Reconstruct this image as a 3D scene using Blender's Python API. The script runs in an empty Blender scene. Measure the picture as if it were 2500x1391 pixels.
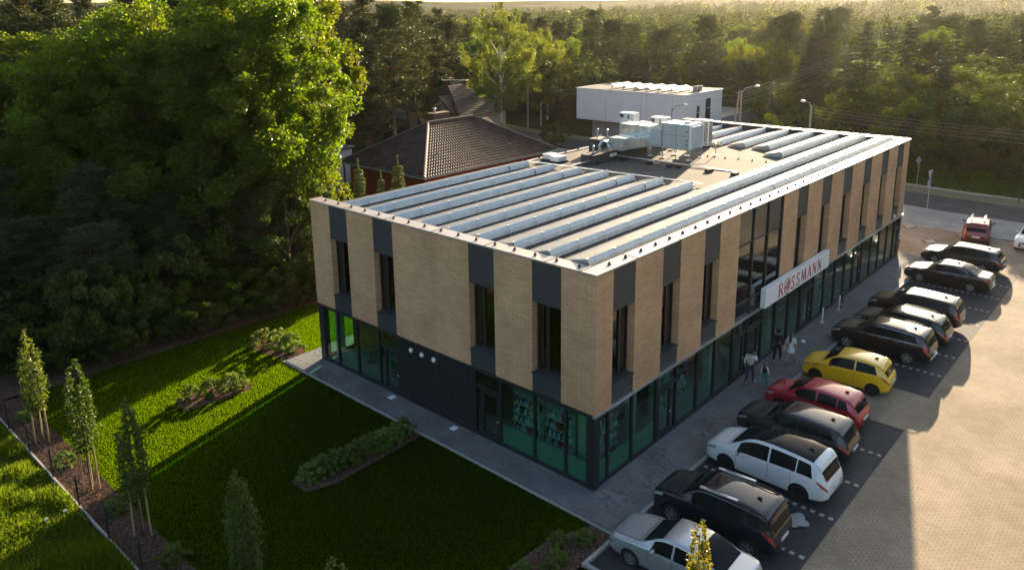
import bpy, bmesh, math, random
import numpy as np
from mathutils import Vector, Matrix

R = math.radians
rng = np.random.default_rng(11)
random.seed(11)
sc = bpy.context.scene
COL = sc.collection

# ------------------------------------------------------------------ camera
def look(yaw, pitch, roll):
    f = Vector((math.cos(pitch)*math.cos(yaw), math.cos(pitch)*math.sin(yaw), math.sin(pitch)))
    r = Vector((math.sin(yaw), -math.cos(yaw), 0)); u = r.cross(f)
    r2 = math.cos(roll)*r + math.sin(roll)*u
    u2 = -math.sin(roll)*r + math.cos(roll)*u
    m = Matrix((r2, u2, -f)).transposed().to_4x4()
    return m
cam_d = bpy.data.cameras.new('camera'); cam = bpy.data.objects.new('camera', cam_d); COL.objects.link(cam)
cam_d.sensor_fit = 'HORIZONTAL'; cam_d.sensor_width = 36; cam_d.lens = 1874.14/2500*36
cam_d.shift_y = (469.58-695.5)/2500
cam_d.clip_start = 0.5; cam_d.clip_end = 20000
CAM = Vector((-19.7894, -14.1618, 16.8027))
m = look(R(42.148063), R(-13.263502), R(-0.699465)); m.translation = CAM
cam.matrix_world = m
sc.camera = cam

# ------------------------------------------------------------------ light
SUN_EL = 13.3
sun_dir = Vector((0.957*math.cos(R(SUN_EL)), 0.290*math.cos(R(SUN_EL)), math.sin(R(SUN_EL)))).normalized()
w = bpy.data.worlds.new('World'); sc.world = w; w.use_nodes = True
nt = w.node_tree; nt.nodes.clear()
sky = nt.nodes.new('ShaderNodeTexSky'); sky.sky_type = 'NISHITA'; sky.sun_disc = False
sky.sun_elevation = R(SUN_EL); sky.sun_rotation = math.atan2(sun_dir.x, sun_dir.y)
sky.air_density = 1.0; sky.dust_density = 1.5; sky.ozone_density = 0.7
bg = nt.nodes.new('ShaderNodeBackground'); bg.inputs['Strength'].default_value = 0.077
wo = nt.nodes.new('ShaderNodeOutputWorld')
nt.links.new(sky.outputs[0], bg.inputs['Color']); nt.links.new(bg.outputs[0], wo.inputs['Surface'])
sd = bpy.data.lights.new('sun', 'SUN'); sd.energy = 5.0; sd.angle = R(0.5); sd.color = (1.0, 0.79, 0.53)
so = bpy.data.objects.new('sun', sd); COL.objects.link(so)
so.rotation_euler = (-sun_dir).to_track_quat('-Z', 'Y').to_euler()
sc.view_settings.view_transform = 'Standard'; sc.view_settings.look = 'None'
sc.view_settings.gamma = 1; sc.view_settings.exposure = 2.0
sc.view_settings.use_curve_mapping = False
sc.cycles.use_denoising = True; sc.cycles.denoising_prefilter = 'NONE'; sc.cycles.use_adaptive_sampling = False
sc.cycles.max_bounces = 7; sc.cycles.transparent_max_bounces = 14; sc.cycles.glossy_bounces = 3
sc.cycles.transmission_bounces = 4; sc.cycles.volume_bounces = 0; sc.cycles.diffuse_bounces = 3
sc.cycles.sample_clamp_indirect = 4.0

# ------------------------------------------------------------------ helpers
def tag(o, label=None, cat=None, group=None, kind=None):
    if label: o['label'] = label
    if cat: o['category'] = cat
    if group: o['group'] = group
    if kind: o['kind'] = kind
    return o
def thing(name, label, cat, loc=(0, 0, 0), rz=0.0, group=None):
    o = bpy.data.objects.new(name, None); COL.objects.link(o)
    o.empty_display_size = 0.2
    o.location = loc; o.rotation_euler = (0, 0, rz)
    return tag(o, label, cat, group)
def copy_tree(o, parent=None):
    c = o.copy(); COL.objects.link(c); c.parent = parent
    for ch in list(o.children): copy_tree(ch, c)
    return c
def inst(name, data, parent, loc=(0, 0, 0), rz=0.0):
    o = bpy.data.objects.new(name, data); COL.objects.link(o); o.parent = parent
    o.location = loc; o.rotation_euler = (0, 0, rz); return o

def np_mesh(name, verts, faces, mats, midx=None, smooth=False):
    """verts (N,3); faces (M,k) all the same k"""
    me = bpy.data.meshes.new(name)
    verts = np.asarray(verts, np.float32); faces = np.asarray(faces, np.int32)
    M, k = faces.shape
    me.vertices.add(len(verts)); me.vertices.foreach_set('co', verts.ravel())
    me.loops.add(M*k); me.loops.foreach_set('vertex_index', faces.ravel())
    me.polygons.add(M)
    me.polygons.foreach_set('loop_start', np.arange(0, M*k, k, dtype=np.int32))
    me.polygons.foreach_set('loop_total', np.full(M, k, np.int32))
    for mt in mats: me.materials.append(mt)
    if midx is not None: me.polygons.foreach_set('material_index', np.asarray(midx, np.int32))
    me.polygons.foreach_set('use_smooth', np.full(M, smooth, bool))
    me.update(calc_edges=True); me.validate()
    return me

class MB:
    def __init__(s): s.v = []; s.f = []; s.mi = []; s.cur = 0
    def add(s, vs, fs):
        b = len(s.v); s.v += [tuple(p) for p in vs]
        for f in fs: s.f.append(tuple(b+i for i in f)); s.mi.append(s.cur)
        return s
    def box(s, x0, y0, z0, x1, y1, z1):
        x0, x1 = min(x0, x1), max(x0, x1); y0, y1 = min(y0, y1), max(y0, y1); z0, z1 = min(z0, z1), max(z0, z1)
        return s.add([(x0,y0,z0),(x1,y0,z0),(x1,y1,z0),(x0,y1,z0),(x0,y0,z1),(x1,y0,z1),(x1,y1,z1),(x0,y1,z1)],
              [(0,3,2,1),(4,5,6,7),(0,1,5,4),(1,2,6,5),(2,3,7,6),(3,0,4,7)])
    def prism(s, pts, d):
        """pts: closed 3-D polygon, d: extrusion vector"""
        n = len(pts); d = Vector(d)
        vs = [Vector(p) for p in pts]; vs = vs + [p+d for p in vs]
        nrm = Vector((0,0,0))
        for i in range(n): nrm += (vs[i]-vs[0]).cross(vs[(i+1) % n]-vs[0])
        fl = nrm.dot(d) > 0
        a = tuple(range(n)); b = tuple(range(n, 2*n))
        fs = [a[::-1] if fl else a, b if fl else b[::-1]]
        for i in range(n):
            j = (i+1) % n; q = (i, j, j+n, i+n); fs.append(q if fl else q[::-1])
        return s.add(vs, fs)
    def quad(s, a, b, c, d): return s.add([a, b, c, d], [(0,1,2,3)])
    def tube(s, pts, r, n=8, cap=True, r2=None):
        pts = [Vector(p) for p in pts]; rings = []
        K = len(pts)
        up = Vector((0,0,1))
        for i, p in enumerate(pts):
            t = (pts[min(i+1, K-1)]-pts[max(i-1, 0)]).normalized()
            a = t.cross(up)
            if a.length < 1e-3: a = t.cross(Vector((1,0,0)))
            a.normalize(); b = a.cross(t).normalized()
            rr = r if r2 is None else r+(r2-r)*i/max(1, K-1)
            if isinstance(r, (list, tuple)): rr = r[i]
            rings.append([p+(a*math.cos(2*math.pi*k/n)+b*math.sin(2*math.pi*k/n))*rr for k in range(n)])
        vs = [q for ring in rings for q in ring]; fs = []
        for i in range(K-1):
            for k in range(n):
                fs.append((i*n+k, (i+1)*n+k, (i+1)*n+(k+1) % n, i*n+(k+1) % n)[::-1])
        if cap: fs.append(tuple(range(n))); fs.append(tuple(range((K-1)*n, K*n))[::-1])
        return s.add(vs, fs)
    def cyl(s, p, q, r, n=12, r2=None): return s.tube([p, q], r, n, True, r2)
    def lathe(s, prof, c=(0,0,0), n=20):
        vs = []; fs = []
        for (r, z) in prof:
            for k in range(n): a = 2*math.pi*k/n; vs.append((c[0]+r*math.cos(a), c[1]+r*math.sin(a), c[2]+z))
        for i in range(len(prof)-1):
            for k in range(n): fs.append((i*n+k, i*n+(k+1) % n, (i+1)*n+(k+1) % n, (i+1)*n+k))
        fs.append(tuple(range(n))[::-1]); fs.append(tuple(range((len(prof)-1)*n, len(prof)*n)))
        return s.add(vs, fs)
    def torus(s, c, R0, r, axis='y', n=24, k=6):
        vs = []; fs = []
        for i in range(n):
            a = 2*math.pi*i/n
            for j in range(k):
                b = 2*math.pi*j/k; rr = R0+r*math.cos(b); h = r*math.sin(b)
                p = {'y': (rr*math.cos(a), h, rr*math.sin(a)), 'x': (h, rr*math.cos(a), rr*math.sin(a)), 'z': (rr*math.cos(a), rr*math.sin(a), h)}[axis]
                vs.append((c[0]+p[0], c[1]+p[1], c[2]+p[2]))
        for i in range(n):
            for j in range(k): fs.append((i*k+j, i*k+(j+1) % k, ((i+1) % n)*k+(j+1) % k, ((i+1) % n)*k+j))
        return s.add(vs, fs)
    def ico(s, c, rx, ry, rz, sub=2):
        bm = bmesh.new(); bmesh.ops.create_icosphere(bm, subdivisions=sub, radius=1)
        bm.verts.index_update()
        vs = [(c[0]+v.co.x*rx, c[1]+v.co.y*ry, c[2]+v.co.z*rz) for v in bm.verts]; fs = [tuple(v.index for v in f.verts) for f in bm.faces]
        bm.free(); return s.add(vs, fs)
    def mesh(s, name, mats, smooth=False, origin=None):
        me = bpy.data.meshes.new(name)
        v = s.v if origin is None else [(a-origin[0], b-origin[1], c-origin[2]) for a, b, c in s.v]
        me.from_pydata(v, [], s.f)
        if not isinstance(mats, (list, tuple)): mats = [mats]
        for mt in mats: me.materials.append(mt)
        if len(mats) > 1: me.polygons.foreach_set('material_index', s.mi)
        if smooth:
            me.polygons.foreach_set('use_smooth', [True]*len(me.polygons)); me.set_sharp_from_angle(angle=R(40))
        me.update(); return me
    def build(s, name, mats, parent=None, smooth=False, bevel=0.0, rel=False):
        org = tuple(parent.location) if (rel and parent is not None) else None
        o = bpy.data.objects.new(name, s.mesh(name, mats, smooth, org)); COL.objects.link(o)
        if parent is not None: o.parent = parent
        if bevel:
            md = o.modifiers.new('bevel', 'BEVEL'); md.width = bevel; md.segments = 2; md.limit_method = 'ANGLE'
        return o

# ------------------------------------------------------------------ materials
def newmat(name):
    m = bpy.data.materials.new(name); m.use_nodes = True
    nt = m.node_tree; nt.nodes.clear()
    return m, nt, nt.nodes, nt.links
def N(nodes, t, **kw):
    n = nodes.new(t)
    for k, v in kw.items():
        if k in n.inputs: n.inputs[k].default_value = v
        else: setattr(n, k, v)
    return n
def rgb(c): return (c[0], c[1], c[2], 1.0)
def pmat(name, base, rough=0.6, metal=0.0, var=0.12, scale=4.0, bump=0.0, bscale=40.0, spec=0.5, coat=0.0, base2=None, detail=4.0):
    m, nt, nd, lk = newmat(name)
    out = nd.new('ShaderNodeOutputMaterial'); p = nd.new('ShaderNodeBsdfPrincipled')
    lk.new(p.outputs[0], out.inputs['Surface'])
    p.inputs['Roughness'].default_value = rough; p.inputs['Metallic'].default_value = metal
    p.inputs['Specular IOR Level'].default_value = spec
    if coat: p.inputs['Coat Weight'].default_value = coat; p.inputs['Coat Roughness'].default_value = 0.04
    tc = nd.new('ShaderNodeTexCoord')
    nz = N(nd, 'ShaderNodeTexNoise', Scale=scale, Detail=detail); lk.new(tc.outputs['Object'], nz.inputs['Vector'])
    rp = nd.new('ShaderNodeValToRGB')
    b2 = base2 or tuple(min(1, c*(1+var)) for c in base)
    rp.color_ramp.elements[0].position = 0.3; rp.color_ramp.elements[1].position = 0.7
    rp.color_ramp.elements[0].color = rgb(tuple(c*(1-var) for c in base)); rp.color_ramp.elements[1].color = rgb(b2)
    lk.new(nz.outputs['Fac'], rp.inputs['Fac']); lk.new(rp.outputs[0], p.inputs['Base Color'])
    if bump:
        nb = N(nd, 'ShaderNodeTexNoise', Scale=bscale, Detail=4.0); lk.new(tc.outputs['Object'], nb.inputs['Vector'])
        bp = N(nd, 'ShaderNodeBump', Strength=bump, Distance=0.02); lk.new(nb.outputs['Fac'], bp.inputs['Height']); lk.new(bp.outputs[0], p.inputs['Normal'])
    return m
def brickmat(name, c1, c2, mortar, bw, bh, msize, rough=0.85, plane='wall', bump=0.5, offset=0.5, blot=0.25, blotscale=0.6, dark=None, spec=0.3, world=False):
    m, nt, nd, lk = newmat(name)
    out = nd.new('ShaderNodeOutputMaterial'); p = nd.new('ShaderNodeBsdfPrincipled'); lk.new(p.outputs[0], out.inputs['Surface'])
    p.inputs['Roughness'].default_value = rough; p.inputs['Specular IOR Level'].default_value = spec
    tc = nd.new('ShaderNodeTexCoord'); sp = nd.new('ShaderNodeSeparateXYZ'); cb = nd.new('ShaderNodeCombineXYZ')
    lk.new(tc.outputs['Object'], sp.inputs[0])
    if plane == 'wall':
        ad = N(nd, 'ShaderNodeMath', operation='ADD'); lk.new(sp.outputs['X'], ad.inputs[0]); lk.new(sp.outputs['Y'], ad.inputs[1])
        lk.new(ad.outputs[0], cb.inputs['X']); lk.new(sp.outputs['Z'], cb.inputs['Y'])
    else:
        lk.new(sp.outputs['Y'], cb.inputs['X']); lk.new(sp.outputs['X'], cb.inputs['Y'])
    br = nd.new('ShaderNodeTexBrick'); lk.new(cb.outputs[0], br.inputs['Vector']); br.offset = offset
    br.inputs['Scale'].default_value = 1.0; br.inputs['Brick Width'].default_value = bw; br.inputs['Row Height'].default_value = bh
    br.inputs['Mortar Size'].default_value = msize; br.inputs['Mortar Smooth'].default_value = 0.3; br.inputs['Bias'].default_value = 0.0
    br.inputs['Color1'].default_value = rgb(c1); br.inputs['Color2'].default_value = rgb(c2); br.inputs['Mortar'].default_value = rgb(mortar)
    nz = N(nd, 'ShaderNodeTexNoise', Scale=blotscale, Detail=6.0, Roughness=0.65); lk.new(tc.outputs['Object'], nz.inputs['Vector'])
    mr = nd.new('ShaderNodeMapRange'); mr.inputs['From Min'].default_value = 0.35; mr.inputs['From Max'].default_value = 0.7
    mr.inputs['To Min'].default_value = 1-blot; mr.inputs['To Max'].default_value = 1+blot*0.5
    lk.new(nz.outputs['Fac'], mr.inputs['Value'])
    mx = nd.new('ShaderNodeMix'); mx.data_type = 'RGBA'; mx.blend_type = 'MULTIPLY'; mx.inputs['Factor'].default_value = 1.0
    lk.new(br.outputs['Color'], mx.inputs[6]); lk.new(mr.outputs[0], mx.inputs[7])
    col = mx.outputs[2]
    if dark:
        # clusters of darker setts
        vn = N(nd, 'ShaderNodeTexNoise', Scale=0.45, Detail=2.0); lk.new(tc.outputs['Object'], vn.inputs['Vector'])
        wn = nd.new('ShaderNodeTexBrick'); lk.new(cb.outputs[0], wn.inputs['Vector']); wn.offset = offset
        wn.inputs['Scale'].default_value = 1.0; wn.inputs['Brick Width'].default_value = bw; wn.inputs['Row Height'].default_value = bh; wn.inputs['Mortar Size'].default_value = 0.0
        wn.inputs['Color1'].default_value = (0,0,0,1); wn.inputs['Color2'].default_value = (1,1,1,1)
        ad2 = N(nd, 'ShaderNodeMath', operation='MULTIPLY_ADD'); lk.new(wn.outputs['Color'], ad2.inputs[0]); ad2.inputs[1].default_value = 0.35; lk.new(vn.outputs['Fac'], ad2.inputs[2])
        gt = nd.new('ShaderNodeMapRange'); gt.inputs['From Min'].default_value = 0.88; gt.inputs['From Max'].default_value = 0.92; lk.new(ad2.outputs[0], gt.inputs['Value'])
        m2 = nd.new('ShaderNodeMix'); m2.data_type = 'RGBA'; lk.new(gt.outputs[0], m2.inputs['Factor']); lk.new(col, m2.inputs[6]); m2.inputs[7].default_value = rgb(dark); col = m2.outputs[2]
    lk.new(col, p.inputs['Base Color'])
    if bump:
        bp = N(nd, 'ShaderNodeBump', Strength=bump, Distance=0.006); inv = N(nd, 'ShaderNodeMath', operation='SUBTRACT'); inv.inputs[0].default_value = 1.0
        lk.new(br.outputs['Fac'], inv.inputs[1]); lk.new(inv.outputs[0], bp.inputs['Height']); lk.new(bp.outputs[0], p.inputs['Normal'])
    return m
def leafmat(name, c, c2, trans=0.45, rough=0.55, tcol=None, spec=0.35):
    m, nt, nd, lk = newmat(name)
    out = nd.new('ShaderNodeOutputMaterial'); p = nd.new('ShaderNodeBsdfPrincipled')
    p.inputs['Roughness'].default_value = rough; p.inputs['Specular IOR Level'].default_value = spec
    ge = nd.new('ShaderNodeNewGeometry'); oi = nd.new('ShaderNodeObjectInfo')
    mx = nd.new('ShaderNodeMix'); mx.data_type = 'RGBA'; mx.inputs[6].default_value = rgb(c); mx.inputs[7].default_value = rgb(c2)
    lk.new(ge.outputs['Random Per Island'], mx.inputs['Factor'])
    hs = nd.new('ShaderNodeHueSaturation')
    a = nd.new('ShaderNodeMapRange'); a.inputs['To Min'].default_value = 0.482; a.inputs['To Max'].default_value = 0.522; lk.new(oi.outputs['Random'], a.inputs['Value']); lk.new(a.outputs[0], hs.inputs['Hue'])
    b = nd.new('ShaderNodeMath'); b.operation = 'MULTIPLY'; b.inputs[1].default_value = 7.31; lk.new(oi.outputs['Random'], b.inputs[0])
    fr = nd.new('ShaderNodeMath'); fr.operation = 'FRACT'; lk.new(b.outputs[0], fr.inputs[0])
    v = nd.new('ShaderNodeMapRange'); v.inputs['To Min'].default_value = 0.75; v.inputs['To Max'].default_value = 1.2; lk.new(fr.outputs[0], v.inputs['Value']); lk.new(v.outputs[0], hs.inputs['Value'])
    lk.new(mx.outputs[2], hs.inputs['Color']); lk.new(hs.outputs[0], p.inputs['Base Color'])
    tr = nd.new('ShaderNodeBsdfTranslucent')
    m2 = nd.new('ShaderNodeMix'); m2.data_type = 'RGBA'; m2.blend_type = 'MULTIPLY'; m2.inputs['Factor'].default_value = 1.0
    lk.new(hs.outputs[0], m2.inputs[6]); m2.inputs[7].default_value = rgb(tcol or (1.9, 1.75, 0.55)); lk.new(m2.outputs[2], tr.inputs['Color'])
    ms = nd.new('ShaderNodeMixShader'); ms.inputs[0].default_value = trans
    lk.new(p.outputs[0], ms.inputs[1]); lk.new(tr.outputs[0], ms.inputs[2]); lk.new(ms.outputs[0], out.inputs['Surface'])
    return m
def glassmat(name, tint=(0.35, 0.55, 0.47), refl=0.06, rough=0.0, gain=1.0):
    m, nt, nd, lk = newmat(name)
    out = nd.new('ShaderNodeOutputMaterial'); t = nd.new('ShaderNodeBsdfTransparent'); t.inputs[0].default_value = rgb(tint)
    g = nd.new('ShaderNodeBsdfGlossy'); g.inputs['Roughness'].default_value = rough; g.inputs['Color'].default_value = (0.95, 1, 0.98, 1)
    f = nd.new('ShaderNodeFresnel'); f.inputs['IOR'].default_value = 1.52
    # layered double glazing: stronger than a single interface
    a = nd.new('ShaderNodeMath'); a.operation = 'MULTIPLY_ADD'; a.inputs[1].default_value = gain; a.inputs[2].default_value = refl; a.use_clamp = True
    lk.new(f.outputs[0], a.inputs[0])
    # slight waviness of the panes
    tc = nd.new('ShaderNodeTexCoord'); nz = N(nd, 'ShaderNodeTexNoise', Scale=0.7, Detail=1.0); lk.new(tc.outputs['Object'], nz.inputs['Vector'])
    bp = N(nd, 'ShaderNodeBump', Strength=0.06, Distance=0.05); lk.new(nz.outputs['Fac'], bp.inputs['Height']); lk.new(bp.outputs[0], g.inputs['Normal'])
    gm = nd.new('ShaderNodeNewGeometry'); iv = nd.new('ShaderNodeMath'); iv.operation = 'SUBTRACT'; iv.inputs[0].default_value = 1.0; lk.new(gm.outputs['Backfacing'], iv.inputs[1])
    mu = nd.new('ShaderNodeMath'); mu.operation = 'MULTIPLY'; lk.new(a.outputs[0], mu.inputs[0]); lk.new(iv.outputs[0], mu.inputs[1])
    ms = nd.new('ShaderNodeMixShader'); lk.new(mu.outputs[0], ms.inputs[0]); lk.new(t.outputs[0], ms.inputs[1]); lk.new(g.outputs[0], ms.inputs[2]); lk.new(ms.outputs[0], out.inputs['Surface'])
    return m

M = {}
M['brick'] = brickmat('facade_brick', (0.70, 0.42, 0.235), (0.58, 0.34, 0.185), (0.38, 0.225, 0.13), 0.40, 0.072, 0.011, bump=0.6, blot=0.2, blotscale=0.45)
M['clad'] = pmat('anthracite_cladding', (0.038, 0.048, 0.052), 0.5, 0.0, 0.10, 0.8, 0.05, 60)
M['frame'] = pmat('anthracite_frame', (0.018, 0.021, 0.024), 0.45, 0.0, 0.15, 3)
M['darkwall'] = pmat('dark_ribbed_wall', (0.014, 0.017, 0.018), 0.6, 0.0, 0.15, 1.5)
M['glass'] = glassmat('shop_glass', (0.70, 0.90, 0.82), 0.05)
M['glass_up'] = glassmat('window_glass', (0.25, 0.33, 0.30), 0.08)
M['spandrel'] = pmat('dark_spandrel_glass', (0.03, 0.035, 0.035), 0.12, 0.0, 0.1, 1, spec=0.7)
M['film'] = pmat('frosted_film', (0.085, 0.205, 0.16), 0.35, 0.0, 0.10, 2.0)
M['coping'] = pmat('coping_metal', (0.37, 0.325, 0.295), 0.42, 0.2, 0.06, 1.2, 0.03, 6)
M['seam'] = pmat('dark_seam', (0.06, 0.05, 0.05), 0.6)
M['clip'] = pmat('rubber_holder', (0.05, 0.035, 0.035), 0.6, 0, 0.2, 20)
M['galv'] = pmat('galvanised_steel', (0.41, 0.44, 0.465), 0.36, 0.65, 0.14, 3.0, 0.04, 10)
M['galv2'] = pmat('spangled_duct_steel', (0.62, 0.66, 0.66), 0.28, 0.85, 0.22, 3.0, 0.12, 5)
M['alu'] = pmat('aluminium_profile', (0.68, 0.69, 0.70), 0.32, 0.8, 0.08, 4)
M['solar'] = pmat('solar_cells', (0.115, 0.10, 0.09), 0.42, 0.0, 0.10, 2.0, spec=0.9, coat=0.3)  # tan base stands in for hazy sky and trees mirrored at grazing angle
M['felt'] = brickmat('roofing_felt', (0.105, 0.092, 0.080), (0.092, 0.080, 0.070), (0.075, 0.066, 0.06), 5.0, 1.0, 0.012, 0.9, 'floor', 0.3, 0.5, 0.3, 0.9)
M['felt_dark'] = pmat('dark_roof_felt', (0.055, 0.054, 0.054), 0.9, 0, 0.2, 3, 0.3, 60)
M['felt_tan'] = pmat('tan_roof_felt', (0.30, 0.25, 0.20), 0.9, 0, 0.2, 3, 0.2, 60)
M['paintgrey'] = pmat('grey_casing', (0.42, 0.45, 0.47), 0.45, 0.1, 0.05, 2)
M['louvre'] = pmat('louvre_blade', (0.72, 0.72, 0.72), 0.4, 0.2, 0.05, 2)
M['acwhite'] = pmat('unit_white', (0.72, 0.71, 0.68), 0.45, 0, 0.05, 2)
M['acdark'] = pmat('unit_dark_grille', (0.03, 0.032, 0.036), 0.5)
M['blue'] = pmat('blue_badge', (0.03, 0.07, 0.30), 0.4, 0, 0.05)
M['rubber'] = pmat('rubber_block', (0.03, 0.028, 0.027), 0.9, 0, 0.2, 15)
M['signwhite'] = pmat('sign_white', (0.83, 0.81, 0.80), 0.4, 0, 0.03, 1.5)
M['signred'] = pmat('sign_red', (0.42, 0.02, 0.035), 0.4, 0, 0.05, 2)
M['paver_tan'] = brickmat('tan_pavers', (0.37, 0.295, 0.208), (0.32, 0.255, 0.178), (0.19, 0.155, 0.115), 0.24, 0.12, 0.009, 0.85, 'floor', 0.8, 0.5, 0.34, 0.28, spec=0.12)
M['paver_dark'] = brickmat('graphite_pavers', (0.064, 0.064, 0.067), (0.053, 0.053, 0.055), (0.042, 0.042, 0.042), 0.20, 0.10, 0.012, 0.85, 'floor', 0.7, 0.5, 0.3, 0.5, dark=(0.035, 0.035, 0.037))
M['paver_walk'] = brickmat('grey_sidewalk_pavers', (0.20, 0.205, 0.21), (0.17, 0.175, 0.18), (0.12, 0.12, 0.12), 0.20, 0.10, 0.012, 0.85, 'floor', 0.7, 0.5, 0.3, 0.7, dark=(0.105, 0.105, 0.11))
M['paver_light'] = pmat('light_sett', (0.36, 0.35, 0.33), 0.85, 0, 0.15, 6, 0.2, 40)
M['kerb'] = pmat('concrete_kerb', (0.36, 0.34, 0.31), 0.85, 0, 0.15, 3, 0.2, 30)
M['apron'] = brickmat('grey_apron_pavers', (0.33, 0.32, 0.29), (0.28, 0.27, 0.25), (0.2, 0.19, 0.18), 0.4, 0.2, 0.01, 0.85, 'floor', 0.4, 0.5, 0.25, 0.4)
M['asphalt'] = pmat('asphalt', (0.075, 0.07, 0.068), 0.9, 0, 0.25, 0.6, 0.3, 60, spec=0.15)
M['verge'] = pmat('sandy_verge', (0.28, 0.23, 0.16), 0.95, 0, 0.3, 0.8, 0.4, 20, base2=(0.2, 0.19, 0.10), spec=0.0)
M['mulch'] = pmat('bark_mulch', (0.075, 0.048, 0.032), 0.95, 0, 0.5, 9, 1.0, 25, base2=(0.17, 0.11, 0.08), spec=0.0)
M['soil'] = pmat('forest_floor', (0.045, 0.042, 0.018), 0.95, 0, 0.4, 0.25, 0.8, 6, base2=(0.06, 0.065, 0.02), spec=0.0)
M['lawnbase'] = pmat('lawn_soil', (0.009, 0.013, 0.002), 0.95, 0, 0.25, 1.4, 0.7, 35, base2=(0.015, 0.022, 0.003), spec=0.0)
M['grass'] = leafmat('grass_blade', (0.018, 0.027, 0.001), (0.034, 0.045, 0.002), 0.78, 0.5, (5.2, 6.0, 0.25), 0.05)
M['weed'] = leafmat('weed_blade', (0.038, 0.070, 0.007), (0.095, 0.112, 0.013), 0.62, 0.6, (2.5, 2.7, 0.4))
M['weedsoil'] = pmat('weedy_soil', (0.05, 0.052, 0.014), 0.95, 0, 0.4, 1.0, 0.8, 12, base2=(0.10, 0.085, 0.025), spec=0.0)
M['bark'] = pmat('bark', (0.075, 0.055, 0.04), 0.9, 0, 0.35, 6, 0.8, 14)
M['pinebark'] = pmat('pine_bark', (0.15, 0.075, 0.04), 0.9, 0, 0.35, 5, 0.8, 14)
M['birchbark'] = pmat('birch_bark', (0.5, 0.47, 0.42), 0.8, 0, 0.5, 6, 0.4, 14)
M['leaf'] = leafmat('maple_leaf', (0.035, 0.062, 0.006), (0.072, 0.106, 0.010), 0.58, 0.45, (3.2, 2.9, 0.45))
M['farleaf'] = leafmat('far_leaf', (0.030, 0.046, 0.012), (0.062, 0.072, 0.018), 0.30, 0.9, None, 0.0)
M['farneedle'] = leafmat('far_needle', (0.026, 0.040, 0.016), (0.055, 0.065, 0.022), 0.2, 0.9, None, 0.0)
M['leaf2'] = leafmat('mixed_leaf', (0.042, 0.066, 0.012), (0.080, 0.098, 0.018), 0.42, 0.55)
M['birchleaf'] = leafmat('birch_leaf', (0.080, 0.100, 0.020), (0.135, 0.145, 0.03), 0.45, 0.5)
M['pineneedle'] = leafmat('pine_needle', (0.032, 0.048, 0.016), (0.060, 0.073, 0.024), 0.22, 0.55, (1.6, 1.45, 0.6))
M['spruceneedle'] = leafmat('spruce_needle', (0.024, 0.036, 0.016), (0.046, 0.056, 0.020), 0.2, 0.55, (1.6, 1.45, 0.6))
M['firlight'] = leafmat('fir_needle', (0.05, 0.072, 0.03), (0.10, 0.12, 0.045), 0.25, 0.5)
M['shrub'] = leafmat('shrub_leaf', (0.10, 0.15, 0.025), (0.20, 0.26, 0.05), 0.4, 0.5, (1.5, 1.5, 0.6))
M['youngyellow'] = leafmat('yellow_young_leaf', (0.085, 0.092, 0.009), (0.15, 0.135, 0.012), 0.45, 0.42)
M['young'] = leafmat('young_tree_leaf', (0.050, 0.085, 0.012), (0.10, 0.125, 0.02), 0.45, 0.42)
M['wood'] = pmat('stake_wood', (0.36, 0.23, 0.11), 0.8, 0, 0.2, 8, 0.3, 20)
M['fencemetal'] = pmat('fence_green_black', (0.018, 0.022, 0.02), 0.6)
M['rooftile'] = None
M['redwall'] = pmat('red_render', (0.26, 0.05, 0.022), 0.85, 0, 0.12, 1.5, 0.2, 30)
M['cream'] = pmat('cream_render', (0.42, 0.37, 0.27), 0.85, 0, 0.08, 1.5, 0.2, 30)
M['white'] = pmat('white_render', (0.74, 0.725, 0.71), 0.8, 0, 0.04, 0.8, 0.1, 30)
M['greyrender'] = pmat('grey_render', (0.30, 0.31, 0.33), 0.85, 0, 0.06, 0.8)
M['concrete'] = pmat('concrete_pole', (0.30, 0.26, 0.21), 0.9, 0, 0.2, 4, 0.3, 30)
M['metalpole'] = pmat('galvanised_pole', (0.40, 0.41, 0.41), 0.45, 0.5, 0.1, 5)
M['darkpaint'] = pmat('black_paint', (0.02, 0.02, 0.022), 0.4, 0, 0.1, 5)
M['wire'] = pmat('aluminium_wire', (0.45, 0.42, 0.36), 0.45, 0.5, 0.1, 5)
M['yellowsign'] = pmat('sign_yellow', (0.75, 0.50, 0.03), 0.4)
M['intfloor'] = pmat('shop_floor', (0.26, 0.26, 0.25), 0.35, 0, 0.08, 1.5)
M['intwall'] = pmat('shop_wall', (0.36, 0.36, 0.35), 0.8, 0, 0.05, 1.5)
M['shelf'] = pmat('white_shelf', (0.34, 0.35, 0.33), 0.5, 0, 0.05, 2)
M['darkint'] = pmat('dark_interior', (0.05, 0.05, 0.05), 0.8, 0, 0.1, 1)

def tilemat():
    m, nt, nd, lk = newmat('brown_roof_tiles')
    out = nd.new('ShaderNodeOutputMaterial'); p = nd.new('ShaderNodeBsdfPrincipled'); lk.new(p.outputs[0], out.inputs['Surface'])
    p.inputs['Roughness'].default_value = 0.65; p.inputs['Specular IOR Level'].default_value = 0.2
    tc = nd.new('ShaderNodeTexCoord')
    nz = N(nd, 'ShaderNodeTexNoise', Scale=1.1, Detail=6.0); lk.new(tc.outputs['Object'], nz.inputs['Vector'])
    rp = nd.new('ShaderNodeValToRGB'); rp.color_ramp.elements[0].color = (0.036, 0.024, 0.018, 1); rp.color_ramp.elements[1].color = (0.075, 0.048, 0.036, 1)
    rp.color_ramp.elements[0].position = 0.35; rp.color_ramp.elements[1].position = 0.72
    lk.new(nz.outputs['Fac'], rp.inputs['Fac']); lk.new(rp.outputs[0], p.inputs['Base Color'])
    return m
M['rooftile'] = tilemat()

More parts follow.
